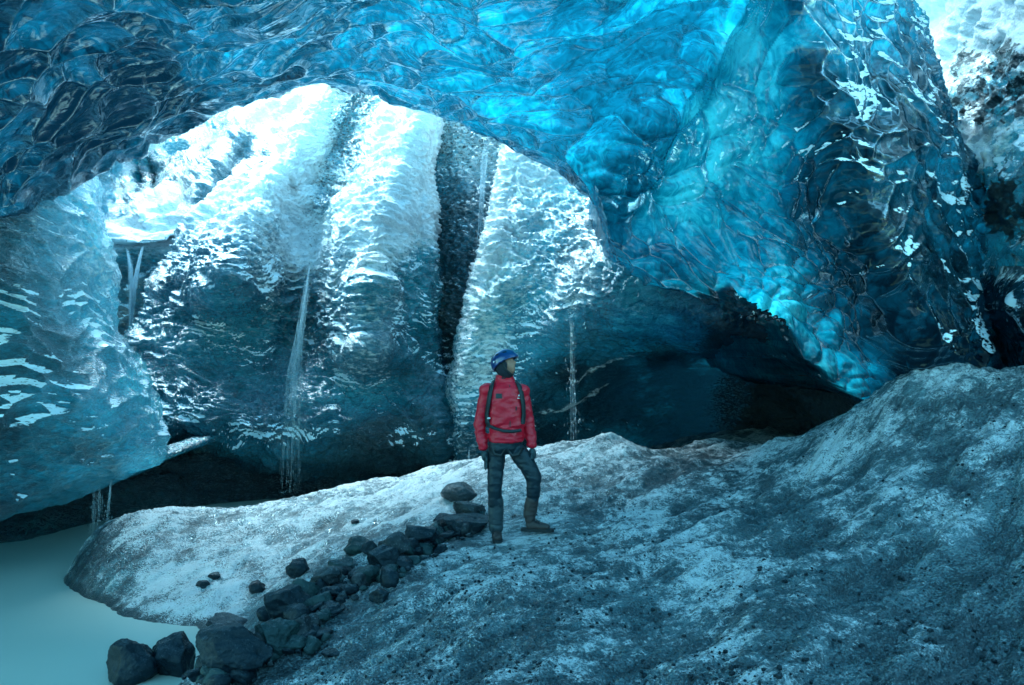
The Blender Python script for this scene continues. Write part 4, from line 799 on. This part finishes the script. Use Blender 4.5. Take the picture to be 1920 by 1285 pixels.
# gloves: palm and five fingers, relaxed
def glove(wr_, sgn, tilt):
    d = np.array([tilt, -.12, -1.]); d /= np.linalg.norm(d); s = np.array([.25*sgn, -.95, .05]); s /= np.linalg.norm(s); t = np.cross(d, s)
    palm = chain([(wr_-d*.03, (.036, .036)), (wr_+d*.03, (.042, .030)), (wr_+d*.085, (.045, .028))])
    parts = [palm]
    for i, (o, L, c) in enumerate([(-.033, .070, .30), (-.011, .080, .25), (.011, .076, .30), (.032, .060, .38)]):
        b = wr_+d*.085+s*o*-1; bend = t*sgn*.5
        p1 = b+d*L*.45; p2 = p1+(d+bend*c)/np.linalg.norm(d+bend*c)*L*.33; p3 = p2+(d*.8+bend*c*2.2)/np.linalg.norm(d*.8+bend*c*2.2)*L*.28
        parts.append(chain([(b-d*.02, .0125), (p1, .0125), (p2, .0115), (p3, .0095)], sub=1))
    b = wr_+d*.025+s*.030; parts.append(chain([(b, .015), (b+s*.024+d*.028, .0135), (b+s*.028+d*.062, .011)], sub=1))
    return remesh(parts, .0045, 2)
for wr_, sgn, tl in ((pp(909, 849, -.01), 1, .10), (pp(998, 845, 0), -1, .06)):
    g = glove(wr_, sgn, tl); link_mesh('glove', g[0], g[1], m_glv, hiker)
# boots
def boot(heel, toe_dir, name, tall, lift):
    d = np.array(toe_dir, float); d /= np.linalg.norm(d); u = np.array([0, 0, 1.]); 
    up_ = remesh([chain([(heel+u*tall+d*.03, .058), (heel+u*.12+d*.035, .054), (heel+u*.065+d*.02, .052)]),
                  chain([(heel+u*.058+d*-.01, .050), (heel+u*.060+d*.09, (.050, .050)), (heel+u*.046+d*.17, (.050, .040)), (heel+u*.040+d*.235, (.040, .034))])], .007, 3)
    b = link_mesh('boot', up_[0], up_[1], m_boot, hiker)
    s = np.cross(d, u); V = []; out = [(-.055, .032), (-.04, .040), (.05, .038), (.13, .048), (.20, .046), (.255, .030), (.27, .010)]
    ring = [heel+d*a+s*b_ for a, b_ in out]+[heel+d*a-s*b_ for a, b_ in out[::-1]]
    n = len(ring); V = [p+u*.0 for p in ring]+[p+u*.030 for p in ring]
    F = [tuple(range(n)), tuple(range(2*n-1, n-1, -1))]+[(i, (i+1) % n, n+(i+1) % n, n+i) for i in range(n)]
    link_mesh('sole', V, F, m_sole, b, smooth=False)
    V = []; F = []
    for j in range(4):
        c = heel+d*(.075+.022*j)+u*(.115-.012*j); a, f = ribbon([c-s*.045-u*.01, c+u*.008, c+s*.045-u*.01], .008, .006, lambda p: u*.7+d*.7); F += [tuple(len(V)+i for i in q) for q in f]; V += list(a)
    link_mesh('lace', V, F, m_blk, b)
    return b
boot(pp(988, 996, .0), (.93, -.30, 0.04), 'boot', .22, 0)
boot(pp(930, 1011, .05), (.10, -.99, 0), 'boot', .12, 0)
gt = remesh([chain([(pp(999, 928, -.02), .070), (pp(995, 955, 0), .068), (pp(990, 978, .0), .064)])], .008, 2, lambda V: .004*ridged(V*np.array([8, 8, 30.]), 2, 320))
gg = link_mesh('gaiter', gt[0], gt[1], m_boot, hiker)
gt = remesh([chain([(pp(929, 925, 0), .080), (pp(930, 960, .01), .078), (pp(930, 990, .01), .072), (pp(931, 1001, .0), .070)])], .008, 2, lambda V: .004*ridged(V*np.array([8, 8, 30.]), 2, 321))
link_mesh('gaiter', gt[0], gt[1], m_gait, hiker)
# hood of black fleece round the head and neck, open at the face
def hoodV():
    V, F = ellipsoid((0, 0, 0), (1, 1, 1), None, 5); L = V*np.array([.102, .088, .130])
    ok = ~((V[:, 0] > .42) & (np.abs(V[:, 1]) < .78) & (V[:, 2] > -.86) & (V[:, 2] < .62))
    L[:, 0] -= .006; F = [f for f in F if all(ok[i] for i in f)]
    return L@HR.T+HC, F
hv, hf = hoodV(); o = tmp_obj(hv, hf); m = o.modifiers.new('s', 'SOLIDIFY'); m.thickness = .008; m.offset = 0; hv, hf = baked(o)
link_mesh('balaclava', hv, hf, m_hood, hiker)
nk = remesh([chain([(pp(946, 714, .01), .070), (pp(946, 704, .0), .068), (pp(948, 698, -.005), .062)])], .007, 2, lambda V: .003*fbm(V*30, 2, 4))
link_mesh('neck_warmer', nk[0], nk[1], m_hood, hiker)
# helmet
def helmetV():
    V, F = ellipsoid((0, 0, 0), (1, 1, 1), None, 5); L = V*np.array([.138, .118, .125])
    lo = .02+.10*V[:, 0]-.28*np.clip(-V[:, 0], 0, 1)                       # rim: high over the brow, lower behind
    keep = V[:, 2] > lo-.12
    L = L*(1+.030*np.clip(np.cos(np.arctan2(V[:, 1], V[:, 2])*6), -1, 1)*(V[:, 2] > .1))[:, None]**.5
    L[:, 0] += .018*np.clip(V[:, 0], 0, 1)*(1-np.clip(V[:, 2], 0, 1)); L[:, 2] += .030
    return L, F, keep
L, F, keep = helmetV(); W_ = L@HR.T+HC; F = [f for f in F if all(keep[i] for i in f)]
o = tmp_obj(W_, F); m = o.modifiers.new('s', 'SOLIDIFY'); m.thickness = .012; m.offset = -1; hv, hf = baked(o)
helm = link_mesh('helmet', hv, hf, m_helm, hiker); helm['label'] = 'blue climbing helmet with dark vents'
def on_helmet(a, b, grow=1.012):
    """azimuth from the front and elevation (degrees) on the shell"""
    a, b = math.radians(a), math.radians(b); v = np.array([math.cos(a)*math.cos(b), math.sin(a)*math.cos(b), math.sin(b)])
    l = v*np.array([.138, .118, .125])*grow; l[0] += .018*max(v[0], 0)*(1-max(v[2], 0)); l[2] += .030
    return l@HR.T+HC, (v/np.array([.138, .118, .125]))@HR.T
for a, b, wd, ht in ((-50, 38, 12, 5), (-92, 40, 12, 5), (-130, 34, 11, 5), (50, 38, 12, 5), (92, 40, 12, 5)):
    ring = [on_helmet(a+wd*math.cos(t), b+ht*math.sin(t), 1.02)[0] for t in np.linspace(0, 2*math.pi, 13)[:-1]]
    c, nv = on_helmet(a, b, 1.02); nv = nv/np.linalg.norm(nv); V = ring+[p-nv*.014 for p in ring]; n = 12
    link_mesh('vent', V, [tuple(range(n)), tuple(range(2*n-1, n-1, -1))]+[(i, (i+1) % n, n+(i+1) % n, n+i) for i in range(n)], m_dark, helm, smooth=False)
ring = [on_helmet(-112+6*math.cos(t), 12+6*math.sin(t), 1.025)[0] for t in np.linspace(0, 2*math.pi, 4)[:-1]]; V = ring+[(p+HC)/2*.0+p*.985+HC*.015 for p in ring]
link_mesh('emblem', V, [(0, 1, 2), (5, 4, 3), (0, 1, 4, 3), (1, 2, 5, 4), (2, 0, 3, 5)], m_white, helm, smooth=False)
st = ribbon([HC+HR@np.array([.02, -.088, .02]), HC+HR@np.array([.03, -.084, -.05]), HC+HR@np.array([.055, -.045, -.118]), HC+HR@np.array([.06, 0, -.128])], .014, .004, lambda p: (p-HC)/np.linalg.norm(p-HC))
link_mesh('chin_strap', st[0], st[1], m_blk, helm)
# backpack worn over the jacket
pack = empty('backpack', (x0, 6.5, zb), 'dark backpack worn by the person in the red jacket, its straps over the chest', 'backpack')
bg = remesh([loft([S_(948, 825, 26, .06, .25), S_(948, 815, 31, .09, .26), S_(948, 770, 31, .11, .27), S_(948, 725, 28, .10, .26), S_(948, 712, 20, .06, .25)])], .012, 5, lambda V: .008*fbm(V*9, 3, 330))
link_mesh('bag', bg[0], bg[1], m_blk, pack)
outf = lambda p: np.array([p[0]*1.0, -.18, .03])/np.linalg.norm([p[0], -.18, .03])
def strap(pts, wdt, name):
    a = np.array([front(px, py, .003)+np.array([0, dy, 0]) for px, py, dy in pts]); t = np.linspace(0, len(a)-1, 22)
    q = np.stack([np.interp(t, range(len(a)), a[:, c]) for c in range(3)], 1)
    g = ribbon(list(q), wdt, .014, outf); return link_mesh(name, g[0], g[1], m_blk, pack)
s1 = strap([(927, 713, .07), (923, 722, 0), (920, 738, 0), (917, 758, 0), (914, 776, 0), (915, 792, .0), (920, 802, .02)], .048, 'shoulder_strap')
s2 = strap([(966, 714, .07), (972, 722, 0), (977, 738, 0), (980, 758, 0), (981, 778, .0), (979, 795, .02)], .045, 'shoulder_strap')
strap([(921, 799, 0), (930, 803, 0), (945, 807, 0), (960, 808, 0), (976, 806, 0)], .030, 'hip_belt')
bk = front(917, 784, .02); V, F = ellipsoid(bk, (.018, .006, .012), None, 2); link_mesh('buckle', V, F, m_metal, s1)
